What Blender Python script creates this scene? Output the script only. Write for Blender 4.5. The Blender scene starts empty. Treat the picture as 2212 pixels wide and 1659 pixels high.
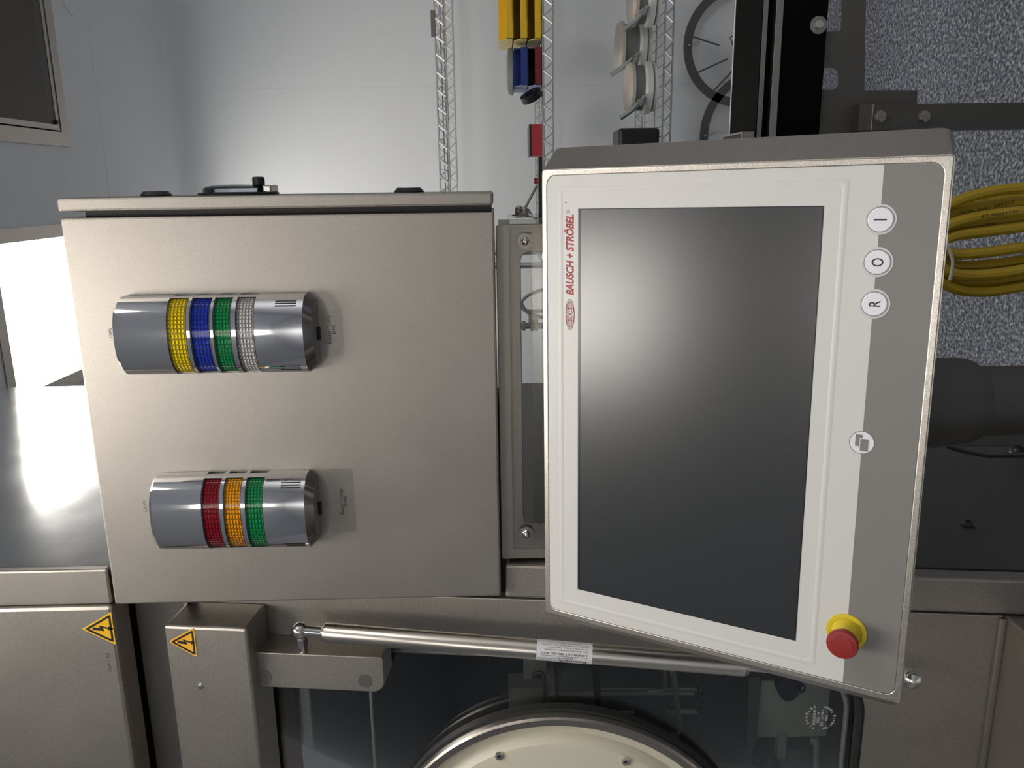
import bpy, bmesh, math, random
import numpy as np
from mathutils import Vector, Matrix
random.seed(7)
S = bpy.context.scene
COL = S.collection

# ------------------------------------------------------------------ camera
F_PX = 1761.0                                   # focal length in pixels of the 2212 px wide frame
CAM = Vector((0, 0, 1.5))
YAW, PITCH, ROLL = math.radians(13.72), math.radians(-0.895), math.radians(-1.02)
_f = Vector((-math.sin(YAW)*math.cos(PITCH), math.cos(YAW)*math.cos(PITCH), math.sin(PITCH)))
_r = Vector((math.cos(YAW), math.sin(YAW), 0)); _u = _r.cross(_f)
CR = _r*math.cos(ROLL) + _u*math.sin(ROLL); CU = -_r*math.sin(ROLL) + _u*math.cos(ROLL); CF = _f
cd = bpy.data.cameras.new('camera'); cam = bpy.data.objects.new('camera', cd); COL.objects.link(cam)
cd.sensor_width = 36; cd.lens = 36*F_PX/2212; cd.clip_start = .02
# the phone was held on its side: picture right is world down
cam.matrix_world = Matrix((( -CU.x, CR.x, -CF.x, CAM.x), (-CU.y, CR.y, -CF.y, CAM.y), (-CU.z, CR.z, -CF.z, CAM.z), (0, 0, 0, 1)))
S.camera = cam

# ------------------------------------------------------------------ world and exposure (closed room lit by ceiling panels)
w = bpy.data.worlds.new('world'); S.world = w; w.use_nodes = True
w.node_tree.nodes['Background'].inputs[0].default_value = (.5, .52, .55, 1)
w.node_tree.nodes['Background'].inputs[1].default_value = .15
S.view_settings.view_transform = 'Standard'; S.view_settings.look = 'None'
S.view_settings.exposure = 0.0; S.view_settings.gamma = 1.0; S.view_settings.use_curve_mapping = False
LIGHT_POWER = 12.5

# ------------------------------------------------------------------ measuring helpers: survey point -> world point on a known plane
def _ray(x, y): return CR*(829.5-y) + CU*(1106-x) + CF*F_PX
def at(x, y, Y):
    d = _ray(x, y); return CAM + d*(Y/d.y)
def atz(x, y, z):
    d = _ray(x, y); return CAM + d*((z-1.5)/d.z)
# inclined isolator front: origin, up, outward normal
INC = math.radians(6.5)
IO = Vector((0, 1.12, 1.5)); IU = Vector((0, math.sin(INC), math.cos(INC))); IN = Vector((0, -math.cos(INC), math.sin(INC)))
def ati(x, y, off=0):
    """(x, t) on the inclined front at height off above its surface"""
    d = _ray(x, y); p = CAM + d*((IN.dot(IO + IN*off - CAM))/IN.dot(d)) - IO
    return p.x, p.dot(IU)
MI = Matrix(((1, IN.x, IU.x, IO.x), (0, IN.y, IU.y, IO.y), (0, IN.z, IU.z, IO.z), (0, 0, 0, 1)))   # local (x, out, t)
# operator panel frame: local (right, up, out)
pyw, ptl, prl = math.radians(1.08), math.radians(30.74), math.radians(.15)
_pr = Vector((math.cos(pyw), math.sin(pyw), 0)); PN = Vector((math.sin(pyw)*math.cos(ptl), -math.cos(pyw)*math.cos(ptl), math.sin(ptl)))
_pu = PN.cross(_pr); PR = _pr*math.cos(prl)+_pu*math.sin(prl); PU = -_pr*math.sin(prl)+_pu*math.cos(prl)
PO = Vector((-.2639, .8872, 1.2883))
MP = Matrix(((PR.x, PU.x, PN.x, PO.x), (PR.y, PU.y, PN.y, PO.y), (PR.z, PU.z, PN.z, PO.z), (0, 0, 0, 1)))
# front of the electrical enclosure: local (right, up, out)
YC = 1.10
def MF(x, y, z): return Matrix(((1, 0, 0, x), (0, 0, -1, y), (0, 1, 0, z), (0, 0, 0, 1)))

# ------------------------------------------------------------------ materials
MATS = {}
def nmat(name):
    m = bpy.data.materials.new(name); m.use_nodes = True; MATS[name] = m
    nt = m.node_tree; b = nt.nodes['Principled BSDF']; return m, nt, b
def setp(b, col=None, metal=None, rough=None, spec=None, coat=None, trans=None):
    if col is not None: b.inputs['Base Color'].default_value = (*col, 1)
    if metal is not None: b.inputs['Metallic'].default_value = metal
    if rough is not None: b.inputs['Roughness'].default_value = rough
    if spec is not None: b.inputs['Specular IOR Level'].default_value = spec
    if coat is not None: b.inputs['Coat Weight'].default_value = coat; b.inputs['Coat Roughness'].default_value = .05
    if trans is not None: b.inputs['Transmission Weight'].default_value = trans
def plain(name, col, metal=0, rough=.5, spec=.5, coat=0, var=.06, scale=30, bump=0, bscale=400):
    """paint or plastic with slight procedural mottling"""
    m, nt, b = nmat(name); setp(b, col, metal, rough, spec, coat)
    g = nt.nodes.new('ShaderNodeNewGeometry'); n = nt.nodes.new('ShaderNodeTexNoise'); n.inputs['Scale'].default_value = scale; n.inputs['Detail'].default_value = 4
    nt.links.new(g.outputs['Position'], n.inputs['Vector'])
    mx = nt.nodes.new('ShaderNodeMix'); mx.data_type = 'RGBA'
    mx.inputs[6].default_value = (*[c*(1-var) for c in col], 1); mx.inputs[7].default_value = (*[min(1, c*(1+var)) for c in col], 1)
    nt.links.new(n.outputs[0], mx.inputs[0]); nt.links.new(mx.outputs[2], b.inputs['Base Color'])
    if bump:
        n2 = nt.nodes.new('ShaderNodeTexNoise'); n2.inputs['Scale'].default_value = bscale; nt.links.new(g.outputs['Position'], n2.inputs['Vector'])
        bp = nt.nodes.new('ShaderNodeBump'); bp.inputs['Strength'].default_value = bump; bp.inputs['Distance'].default_value = .001
        nt.links.new(n2.outputs[0], bp.inputs['Height']); nt.links.new(bp.outputs[0], b.inputs['Normal'])
    return m
def steel(name, col=(.43, .398, .36), rough=.46, grain=.55, gscale=1400, stain=.12, stretch=(1, 1, 1)):
    """glass-bead blasted stainless sheet: sparkling grain plus cloudy wipe marks"""
    m, nt, b = nmat(name); setp(b, col, 1, rough)
    N = nt.nodes.new; L = nt.links.new
    g = N('ShaderNodeNewGeometry'); mp = N('ShaderNodeMapping'); mp.inputs['Scale'].default_value = stretch; L(g.outputs['Position'], mp.inputs['Vector'])
    n1 = N('ShaderNodeTexNoise'); n1.inputs['Scale'].default_value = gscale; n1.inputs['Detail'].default_value = 1.5; L(mp.outputs[0], n1.inputs['Vector'])
    n2 = N('ShaderNodeTexNoise'); n2.inputs['Scale'].default_value = 7; n2.inputs['Detail'].default_value = 6; n2.inputs['Roughness'].default_value = .6; L(g.outputs['Position'], n2.inputs['Vector'])
    mx = N('ShaderNodeMix'); mx.data_type = 'RGBA'
    mx.inputs[6].default_value = (*[c*(1-stain) for c in col], 1); mx.inputs[7].default_value = (*[min(1, c*(1+stain)) for c in col], 1)
    L(n2.outputs[0], mx.inputs[0])
    gr = N('ShaderNodeMapRange'); gr.inputs[1].default_value = .28; gr.inputs[2].default_value = .76; gr.inputs[3].default_value = 1-.34*grain/.5; gr.inputs[4].default_value = 1+.34*grain/.5
    L(n1.outputs[0], gr.inputs[0])
    ml = N('ShaderNodeVectorMath'); ml.operation = 'SCALE'; L(mx.outputs[2], ml.inputs[0]); L(gr.outputs[0], ml.inputs['Scale']); L(ml.outputs[0], b.inputs['Base Color'])
    rr = N('ShaderNodeMapRange'); rr.inputs[3].default_value = rough-.06; rr.inputs[4].default_value = rough+.08; L(n2.outputs[0], rr.inputs[0]); L(rr.outputs[0], b.inputs['Roughness'])
    bp = N('ShaderNodeBump'); bp.inputs['Strength'].default_value = grain*.45; bp.inputs['Distance'].default_value = .0005
    L(n1.outputs[0], bp.inputs['Height']); L(bp.outputs[0], b.inputs['Normal'])
    return m
steel('steel'); steel('steel_satin', (.38, .35, .32), .36, .2, 1000, .1)
steel('steel_smooth', (.62, .63, .64), .17, .02, 300, .08, (1, 1, 6)); steel('steel_brushed', (.62, .58, .53), .28, .12, 500, .06, (8, 8, .5))
steel('steel_bright', (.72, .70, .67), .16, .03, 300, .05); steel('wire_lit', (.93, .94, .92), .38, .03, 300, .03); steel('zinc_wire', (.58, .60, .595), .3, .1, 300, .1)  # shelf diagonals get the light they catch in a brighter wire colour
steel('steel_bezel', (.58, .54, .49), .36, .45, 900, .06)
plain('chrome', (.92, .92, .94), 1, .06, var=.03, scale=8)
plain('dark_chrome', (.30, .28, .28), 1, .14, var=.05)
plain('joint_grey', (.70, .72, .76), 0, .6)
plain('dark_bolt', (.07, .07, .07), .8, .3)
plain('wall_paint', (.82, .845, .885), 0, .55, .4, var=.02, scale=3); plain('ceiling_paint', (.78, .795, .83), 0, .6, .3, var=.02, scale=3)
plain('membrane_white', (.65, .645, .632), 0, .38, .4, var=.01); plain('membrane_grey', (.22, .212, .205), 0, .4, .4, var=.02)
plain('button_white', (.80, .80, .86), 0, .35, var=.01); plain('button_ring', (.62, .60, .61), 0, .4, var=.01); plain('outline_grey', (.21, .19, .21), 0, .4)
plain('ink_dark', (.02, .015, .04), 0, .5); plain('ink_red', (.33, .014, .025), 0, .5); plain('ink_black', (.025, .024, .022), 0, .6)
plain('display', (.022, .024, .027), 0, .26, 1.0, var=.02); plain('display_edge', (.012, .014, .02), 0, .3)
plain('estop_yellow', (.68, .53, .03), 0, .38, var=.04); plain('estop_red', (.29, .024, .022), 0, .42, var=.05)
plain('sign_yellow', (.85, .50, .015), 0, .45, var=.03); plain('sign_orange', (.88, .43, .03), 0, .45, var=.03); plain('sign_black', (.015, .016, .016), 0, .45)
plain('black_plastic', (.014, .014, .015), 0, .35); plain('black_rubber', (.012, .012, .012), 0, .6); plain('black_gloss', (.006, .006, .006), 0, .22, var=.2); plain('bench_black', (.003, .003, .003), 0, .6, .04)
plain('bin_yellow', (.80, .50, .01), 0, .4); plain('bin_blue', (.012, .035, .22), 0, .35); plain('bin_red', (.17, .008, .014), 0, .4); plain('bin_lavender', (.22, .26, .48), 0, .5)
plain('bin_yellow_clear', (.72, .58, .22), 0, .35); plain('red_paint', (.42, .03, .035), 0, .45); plain('grey_plastic', (.17, .18, .18), 0, .45)
plain('cable_yellow', (.40, .27, .012), 0, .42, var=.05); plain('cable_tie', (.5, .48, .45), 0, .5); plain('cable_black', (.03, .03, .032), 0, .45)
plain('cream', (.66, .62, .50), 0, .42, var=.02, scale=6); plain('cream_plate', (.55, .50, .44), 0, .4); plain('white_plastic', (.72, .72, .70), 0, .4)
plain('hoop_grey', (.16, .155, .155), .6, .45); plain('label_white', (.72, .72, .74), 0, .45, var=.01); plain('label_text', (.03, .03, .03), 0, .5)
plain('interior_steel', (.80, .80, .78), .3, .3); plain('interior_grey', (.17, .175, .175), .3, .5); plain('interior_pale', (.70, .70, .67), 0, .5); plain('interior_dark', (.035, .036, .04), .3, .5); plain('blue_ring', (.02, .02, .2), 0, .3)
plain('seal_clear', (.35, .36, .36), 0, .3); plain('etch_white', (.65, .68, .68), 0, .6); plain('frame_shadow', (.01, .01, .01), 0, .6); plain('etch_grey', (.10, .095, .09), 0, .6)
plain('side_steel', (.125, .12, .115), .7, .5, var=.1, scale=6); plain('label_red', (.30, .02, .02), 0, .5)  # steel with the shade of the isolator side put into its colour
plain('grille_back', (.03, .03, .03), 0, .7)

def emis(name, col, st):
    m, nt, b = nmat(name); setp(b, (.85, .85, .84), 0, .5)
    b.inputs['Emission Color'].default_value = (*col, 1)
    g = nt.nodes.new('ShaderNodeNewGeometry'); n = nt.nodes.new('ShaderNodeTexChecker'); n.inputs['Scale'].default_value = 160
    mr = nt.nodes.new('ShaderNodeMapRange'); mr.inputs[3].default_value = st*.85; mr.inputs[4].default_value = st*1.15
    nt.links.new(g.outputs['Position'], n.inputs['Vector']); nt.links.new(n.outputs['Fac'], mr.inputs[0]); nt.links.new(mr.outputs[0], b.inputs['Emission Strength'])
    return m
emis('diffuser', (1, .955, .88), LIGHT_POWER)

def glass(name, tint, refl=1.0, rough=.0, ior=1.5):
    m, nt, b = nmat(name); nt.nodes.remove(b); out = nt.nodes['Material Output']
    t = nt.nodes.new('ShaderNodeBsdfTransparent'); t.inputs[0].default_value = (*tint, 1)
    gl = nt.nodes.new('ShaderNodeBsdfGlossy'); gl.inputs['Roughness'].default_value = rough
    fr = nt.nodes.new('ShaderNodeFresnel'); fr.inputs[0].default_value = ior
    mu = nt.nodes.new('ShaderNodeMath'); mu.operation = 'MULTIPLY'; mu.inputs[1].default_value = refl; mu.use_clamp = True
    mx = nt.nodes.new('ShaderNodeMixShader'); L = nt.links.new
    L(fr.outputs[0], mu.inputs[0]); L(mu.outputs[0], mx.inputs[0]); L(t.outputs[0], mx.inputs[1]); L(gl.outputs[0], mx.inputs[2]); L(mx.outputs[0], out.inputs[0]); return m
glass('label_film', (.975, .975, .975), .5, .35); glass('window_glass', (.86, .88, .87), 1.0); glass('acrylic', (.975, .98, .975), .8, .02); glass('acrylic_edge', (.72, .78, .77), 2.0, .1); glass('clear_dome', (.75, .78, .82), 2.0, .05)

def lens(name, col):
    m, nt, b = nmat(name); setp(b, col, 0, .22, .4, .22); b.inputs['Coat IOR'].default_value = 1.5
    N = nt.nodes.new; L = nt.links.new
    uv = N('ShaderNodeUVMap'); sx = N('ShaderNodeSeparateXYZ'); L(uv.outputs[0], sx.inputs[0])
    def tri(o, k):
        a = N('ShaderNodeMath'); a.operation = 'MULTIPLY'; a.inputs[1].default_value = k; L(o, a.inputs[0])
        p = N('ShaderNodeMath'); p.operation = 'PINGPONG'; p.inputs[1].default_value = .5; L(a.outputs[0], p.inputs[0]); return p.outputs[0]
    a = tri(sx.outputs[0], 24); c = tri(sx.outputs[1], 6)
    mn = N('ShaderNodeMath'); mn.operation = 'MINIMUM'; L(a, mn.inputs[0]); L(c, mn.inputs[1])
    bp = N('ShaderNodeBump'); bp.inputs['Strength'].default_value = 1; bp.inputs['Distance'].default_value = .0045; L(mn.outputs[0], bp.inputs['Height']); L(bp.outputs[0], b.inputs['Normal'])
    mr = N('ShaderNodeMapRange'); mr.inputs[2].default_value = .3; mr.inputs[3].default_value = .25; mr.inputs[4].default_value = 1.1; L(mn.outputs[0], mr.inputs[0])
    sc = N('ShaderNodeVectorMath'); sc.operation = 'SCALE'; sc.inputs[0].default_value = col; L(mr.outputs[0], sc.inputs['Scale']); L(sc.outputs[0], b.inputs['Base Color'])
    return m
lens('lens_yellow', (.85, .62, .0)); lens('lens_blue', (.005, .03, .42)); lens('lens_green', (.0, .26, .07)); lens('lens_clear', (.62, .60, .60)); lens('lens_red', (.26, .0, .012)); lens('lens_orange', (.85, .32, .0))

def floor_mat():
    m, nt, b = nmat('speckled_floor'); setp(b, (.3, .3, .3), 0, .6, .3); N = nt.nodes.new; L = nt.links.new
    g = N('ShaderNodeNewGeometry')
    n = N('ShaderNodeTexNoise'); n.inputs['Scale'].default_value = 88; n.inputs['Detail'].default_value = 2.5; n.inputs['Roughness'].default_value = .65; L(g.outputs['Position'], n.inputs['Vector'])
    n2 = N('ShaderNodeTexNoise'); n2.inputs['Scale'].default_value = 38; n2.inputs['Detail'].default_value = 2; L(g.outputs['Position'], n2.inputs['Vector'])
    cr = N('ShaderNodeValToRGB'); e = cr.color_ramp.elements
    e[0].position = .36; e[0].color = (.075, .09, .135, 1); e[1].position = .64; e[1].color = (.56, .575, .57, 1)
    k = e.new(.46); k.color = (.15, .17, .22, 1); k = e.new(.54); k.color = (.29, .31, .345, 1)
    L(n.outputs[0], cr.inputs[0])
    mx = N('ShaderNodeMix'); mx.data_type = 'RGBA'; mx.blend_type = 'MULTIPLY'; mx.inputs[0].default_value = .5
    mr = N('ShaderNodeMapRange'); mr.inputs[1].default_value = .35; mr.inputs[2].default_value = .65; mr.inputs[3].default_value = .6; mr.inputs[4].default_value = 1.3; L(n2.outputs[0], mr.inputs[0])
    L(cr.outputs[0], mx.inputs[6]); L(mr.outputs[0], mx.inputs[7]); L(mx.outputs[2], b.inputs['Base Color']); return m
floor_mat()

def grille_mat():
    m, nt, b = nmat('perforated_sheet'); setp(b, (.17, .16, .15), .8, .5); N = nt.nodes.new; L = nt.links.new
    g = N('ShaderNodeNewGeometry'); v = N('ShaderNodeVectorMath'); v.operation = 'SCALE'; v.inputs['Scale'].default_value = 190
    mp = N('ShaderNodeMapping'); mp.inputs['Rotation'].default_value = (0, 0, math.radians(45)); L(g.outputs['Position'], mp.inputs[0]); L(mp.outputs[0], v.inputs[0])
    fr = N('ShaderNodeVectorMath'); fr.operation = 'FRACTION'; L(v.outputs[0], fr.inputs[0])
    sb = N('ShaderNodeVectorMath'); sb.operation = 'SUBTRACT'; sb.inputs[1].default_value = (.5, .5, 0); L(fr.outputs[0], sb.inputs[0])
    ml = N('ShaderNodeVectorMath'); ml.operation = 'MULTIPLY'; ml.inputs[1].default_value = (1, 1, 0); L(sb.outputs[0], ml.inputs[0])
    ln = N('ShaderNodeVectorMath'); ln.operation = 'LENGTH'; L(ml.outputs[0], ln.inputs[0])
    gt = N('ShaderNodeMath'); gt.operation = 'GREATER_THAN'; gt.inputs[1].default_value = .38; L(ln.outputs[1], gt.inputs[0]); L(gt.outputs[0], b.inputs['Alpha']); return m
grille_mat()
MATS['label_print'] = MATS['label_text']

# ------------------------------------------------------------------ mesh helpers
WLOC = {}
def finish(name, bm, mat, parent=None, M=None, smooth=False, label=None, kind=None):
    if M is not None: bm.transform(M)
    bmesh.ops.recalc_face_normals(bm, faces=bm.faces)
    xs = [v.co for v in bm.verts]
    lo = Vector([min(v[i] for v in xs) for i in range(3)]); hi = Vector([max(v[i] for v in xs) for i in range(3)]); c = (lo+hi)/2
    if parent is None: c.z = lo.z
    bmesh.ops.translate(bm, verts=bm.verts, vec=-c)
    me = bpy.data.meshes.new(name); bm.to_mesh(me); bm.free()
    if smooth:
        for p in me.polygons: p.use_smooth = True
        if smooth != 'full':
            me.set_sharp_from_angle(angle=math.radians(20))
    me.materials.append(MATS[mat] if isinstance(mat, str) else mat)
    o = bpy.data.objects.new(name, me); COL.objects.link(o)
    if parent is not None: o.parent = parent; o.location = c - WLOC[parent.name]
    else: o.location = c
    WLOC[o.name] = c.copy()
    if label: o['label'] = label
    if kind: o['kind'] = kind
    return o
def thing(name, label, cat, loc=(0, 0, 0), group=None):
    o = bpy.data.objects.new(name, None); COL.objects.link(o); o.empty_display_size = .05
    o.location = loc; WLOC[o.name] = Vector(loc); o['label'] = label; o['category'] = cat
    if group: o['group'] = group
    return o
def tag(o, label, cat, group=None):
    o['label'] = label; o['category'] = cat
    if group: o['group'] = group
    return o
def struct(o): o['kind'] = 'structure'; return o
def dup(o, wc, parent=None, rot=None):
    c = o.copy(); COL.objects.link(c); parent = parent or o.parent; c.parent = parent
    wc = Vector(wc); c.location = wc - (WLOC[parent.name] if parent else Vector()); WLOC[c.name] = wc
    if rot: c.rotation_euler = rot
    return c
def dup_tree(o, delta, parent=None):
    delta = Vector(delta); c = o.copy(); COL.objects.link(c); c.parent = parent
    WLOC[c.name] = WLOC[o.name] + delta
    if parent is None: c.location = o.location + delta
    for ch in o.children: dup_child(ch, c, delta)
    return c
def dup_child(o, parent, delta):
    c = o.copy(); COL.objects.link(c); c.parent = parent; WLOC[c.name] = WLOC[o.name] + delta
    for ch in o.children: dup_child(ch, c, delta)
def bm_box(x0, x1, y0, y1, z0, z1, bev=0, seg=2, bm=None):
    own = bm is None; b2 = bmesh.new()
    bmesh.ops.create_cube(b2, size=1)
    for v in b2.verts: v.co = Vector(((x0+x1)/2 + v.co.x*(x1-x0), (y0+y1)/2 + v.co.y*(y1-y0), (z0+z1)/2 + v.co.z*(z1-z0)))
    if bev: bmesh.ops.bevel(b2, geom=list(b2.edges), offset=bev, segments=seg, affect='EDGES', profile=.5)
    if own: return b2
    join(bm, b2); return bm
def join(bm, b2, M=None):
    if M is not None: b2.transform(M)
    vs = {}
    for v in b2.verts: vs[v] = bm.verts.new(v.co)
    for f in b2.faces:
        try: bm.faces.new([vs[v] for v in f.verts])
        except ValueError: pass
    b2.free()
def box(name, x0, x1, y0, y1, z0, z1, mat, parent=None, bev=0, M=None, seg=2, **k):
    return finish(name, bm_box(min(x0, x1), max(x0, x1), min(y0, y1), max(y0, y1), min(z0, z1), max(z0, z1), bev, seg), mat, parent, M, **k)
def bm_prism(pts, h0, h1, bm=None, bev=0, seg=2, holes=()):
    """outline in (a, b), extruded along the third axis from h0 to h1; holes cut via triangle fill"""
    b2 = bmesh.new()
    if holes:
        es = []
        for loop in [pts, *holes]:
            vs = [b2.verts.new((p[0], p[1], h0)) for p in loop]
            es += [b2.edges.new((vs[i], vs[(i+1) % len(vs)])) for i in range(len(vs))]
        bmesh.ops.triangle_fill(b2, edges=es, use_beauty=True)
        r = bmesh.ops.extrude_face_region(b2, geom=list(b2.faces))
    else:
        vs = [b2.verts.new((p[0], p[1], h0)) for p in pts]; f = b2.faces.new(vs)
        r = bmesh.ops.extrude_face_region(b2, geom=[f])
    up = [v for v in r['geom'] if isinstance(v, bmesh.types.BMVert)]
    bmesh.ops.translate(b2, verts=up, vec=(0, 0, h1-h0))
    if bev:
        bmesh.ops.recalc_face_normals(b2, faces=b2.faces)
        upset = set(up); eds = [e for e in b2.edges if e.verts[0] in upset and e.verts[1] in upset and len(e.link_faces) == 2 and abs(e.link_faces[0].normal.dot(e.link_faces[1].normal)) < .5]
        bmesh.ops.bevel(b2, geom=eds, offset=bev, segments=seg, affect='EDGES', profile=.5)
    if bm is None: return b2
    join(bm, b2); return bm
def rrect(x0, x1, y0, y1, r, n=6):
    P = []
    for cx, cy, a0 in ((x1-r, y1-r, 0), (x0+r, y1-r, 90), (x0+r, y0+r, 180), (x1-r, y0+r, 270)):
        for i in range(n+1):
            a = math.radians(a0 + 90*i/n); P.append((cx+r*math.cos(a), cy+r*math.sin(a)))
    return P
def circ(cx, cy, r, n=32, ry=None): return [(cx+r*math.cos(2*math.pi*i/n), cy+(ry or r)*math.sin(2*math.pi*i/n)) for i in range(n)]
def bm_lathe(prof, n=40, cx=0, cy=0, bm=None, close=True):
    """profile [(r, h)] turned about the third axis through (cx, cy)"""
    b2 = bmesh.new(); rings = []
    for r, h in prof:
        if r < 1e-6: rings.append([b2.verts.new((cx, cy, h))])
        else: rings.append([b2.verts.new((cx+r*math.cos(2*math.pi*i/n), cy+r*math.sin(2*math.pi*i/n), h)) for i in range(n)])
    for A, B in zip(rings, rings[1:]):
        for i in range(n):
            j = (i+1) % n
            if len(A) == 1 and len(B) == 1: continue
            if len(A) == 1: b2.faces.new((A[0], B[i], B[j]))
            elif len(B) == 1: b2.faces.new((A[i], A[j], B[0]))
            else: b2.faces.new((A[i], A[j], B[j], B[i]))
    if close:
        for R_ in (rings[0], rings[-1]):
            if len(R_) > 2: b2.faces.new(R_)
    if bm is None: return b2
    join(bm, b2); return bm
def bm_tube(path, r, n=10, bm=None, closed=False, flat=None):
    path = [Vector(p) for p in path]; b2 = bmesh.new(); rings = []; m = len(path); prev = None
    for i, p in enumerate(path):
        a = path[(i-1) % m] if (closed or i > 0) else p; c = path[(i+1) % m] if (closed or i < m-1) else p
        t = (c-a).normalized()
        if prev is None:
            ref = Vector((0, 0, 1)) if abs(t.z) < .9 else Vector((1, 0, 0)); nrm = (ref - t*ref.dot(t)).normalized()
        else: nrm = (prev - t*prev.dot(t)).normalized()
        prev = nrm; bn = t.cross(nrm); rr = r[i] if isinstance(r, (list, tuple)) else r
        rings.append([b2.verts.new(p + nrm*(rr*math.cos(2*math.pi*k/n)) + bn*(rr*math.sin(2*math.pi*k/n))) for k in range(n)])
    pairs = list(zip(rings, rings[1:])) + ([(rings[-1], rings[0])] if closed else [])
    for A, B in pairs:
        for k in range(n): b2.faces.new((A[k], A[(k+1) % n], B[(k+1) % n], B[k]))
    if not closed: b2.faces.new(rings[0]); b2.faces.new(rings[-1])
    if bm is None: return b2
    join(bm, b2); return bm
def spline(pts, n=8):
    pts = [Vector(p) for p in pts]; out = []
    P = [pts[0]] + pts + [pts[-1]]
    for i in range(1, len(P)-2):
        for k in range(n):
            t = k/n; a, b, c, d = P[i-1], P[i], P[i+1], P[i+2]
            out.append(.5*((2*b) + (c-a)*t + (2*a-5*b+4*c-d)*t*t + (3*b-a-3*c+d)*t**3))
    out.append(pts[-1]); return out
def text(name, s, size, M, mat, parent, a, b, h=.0002, bold=0, shear=0, xs=1.0, width=None, align='CENTER', spacing=1.0):
    """lettering laid flat in the (a, b) plane of frame M, baseline start or centre at (a, b)"""
    c = bpy.data.curves.new('lettering', 'FONT'); c.body = s; c.size = size; c.align_x = align; c.shear = shear; c.offset = bold; c.extrude = .00008; c.resolution_u = 3; c.space_character = spacing
    t = bpy.data.objects.new('lettering', c); COL.objects.link(t); bpy.context.view_layer.update()
    me = bpy.data.meshes.new_from_object(t); bpy.data.objects.remove(t)
    bm = bmesh.new(); bm.from_mesh(me); bpy.data.meshes.remove(me)
    xs_ = [v.co.x for v in bm.verts]
    if width: xs = width/(max(xs_)-min(xs_))
    for v in bm.verts: v.co = Vector((a+v.co.x*xs, b+v.co.y, h+v.co.z))
    return finish(name, bm, mat, parent, M)
def hexnut(bm, a, b, r, h0, h1, bev=.0008): bm_prism(circ(a, b, r, 6), h0, h1, bm, bev, 1)

# ================================================================== the room
ZC, YW = 2.95, 4.0
XL, XR, YF = -4.2, 2.4, -3.2
struct(box('floor', XL, XR, YF, YW, -.05, 0, 'speckled_floor'))
def ceiling_with_holes(): pass
LAMPS = [(-.60, -.147, 2.40, 3.55), (-.60, -.147, -.42, .80), (-.60, -.147, -2.9, -1.75), (1.2, 1.65, -.25, .90)]  # last panel is unseen, added to brighten the floor
GR = (.192, .75, 2.30, 2.875)
holes = [(a, b, c, d) for a, b, c, d in LAMPS] + [GR]
o = struct(finish('ceiling', bm_prism([(XL, YF), (XR, YF), (XR, YW), (XL, YW)], ZC, ZC+.05, holes=[[(a, c), (b, c), (b, d), (a, d)] for a, b, c, d in holes]), 'ceiling_paint'))
struct(box('wall_back', XL, XR, YW, YW+.05, 0, ZC, 'wall_paint'))
struct(box('wall_right', XR, XR+.05, YF, YW, 0, ZC, 'wall_paint'))
struct(box('wall_left', XL-.05, XL, YF, YW, 0, ZC, 'wall_paint'))
struct(box('wall_front', XL, XR, YF-.05, YF, 0, ZC, 'wall_paint'))
# coved joint between wall and ceiling
R = .16; cove = bmesh.new(); prof = [(YW, ZC-R)] + [(YW-R+R*math.cos(math.radians(a)), ZC-R+R*math.sin(math.radians(a))) for a in range(0, 91, 10)] + [(YW, ZC)]
vs0 = [cove.verts.new((XL, p[0], p[1])) for p in prof]; vs1 = [cove.verts.new((XR, p[0], p[1])) for p in prof]
for i in range(len(prof)): j = (i+1) % len(prof); cove.faces.new((vs0[i], vs0[j], vs1[j], vs1[i]))
cove.faces.new(vs0); cove.faces.new(vs1[::-1])
struct(finish('trim_1', cove, 'wall_paint', smooth=True))
# panel joints (fine grooves filled with sealant)
sx = at(700, 190, YW).x
struct(box('trim_2', sx-.0008, sx+.0008, YW-.0003, YW, .1, ZC-R, 'joint_grey'))
struct(box('trim_3', XL, XR, 3.17, 3.1725, ZC-.001, ZC, 'wall_paint'))

# ceiling lights: recessed tray, steel frame, prismatic diffuser
def ceiling_light(i, a, b, c, d, label):
    t = thing('ceiling_light', label, 'ceiling light', ((a+b)/2, (c+d)/2, ZC-.004), 'recessed ceiling lights')
    fw = .042
    finish('frame', bm_prism([(a-fw, c-fw), (b+fw, c-fw), (b+fw, d+fw), (a-fw, d+fw)], ZC-.004, ZC-.0005, holes=[[(a, c), (b, c), (b, d), (a, d)]]), 'steel_satin', t)
    box('diffuser', a, b, c, d, ZC+.004, ZC+.008, 'diffuser', t)
    for sx_, sy_ in ((b+.021, d-.1), (b+.021, c+.45), (a-.021, d-.1), (a-.021, c+.45)):
        finish('screw', bm_lathe([(0, ZC-.0055), (.004, ZC-.005), (.004, ZC-.004)], 12, sx_, sy_), 'black_plastic', t)
for i, (l, lab) in enumerate(zip(LAMPS, ('glowing prismatic ceiling light panel behind the steel cabinet', 'ceiling light panel above the operator screen', 'ceiling light panel farthest behind the viewer', 'added unseen ceiling light panel brightening the room from the right'))): ceiling_light(i, *l, lab)
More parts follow.
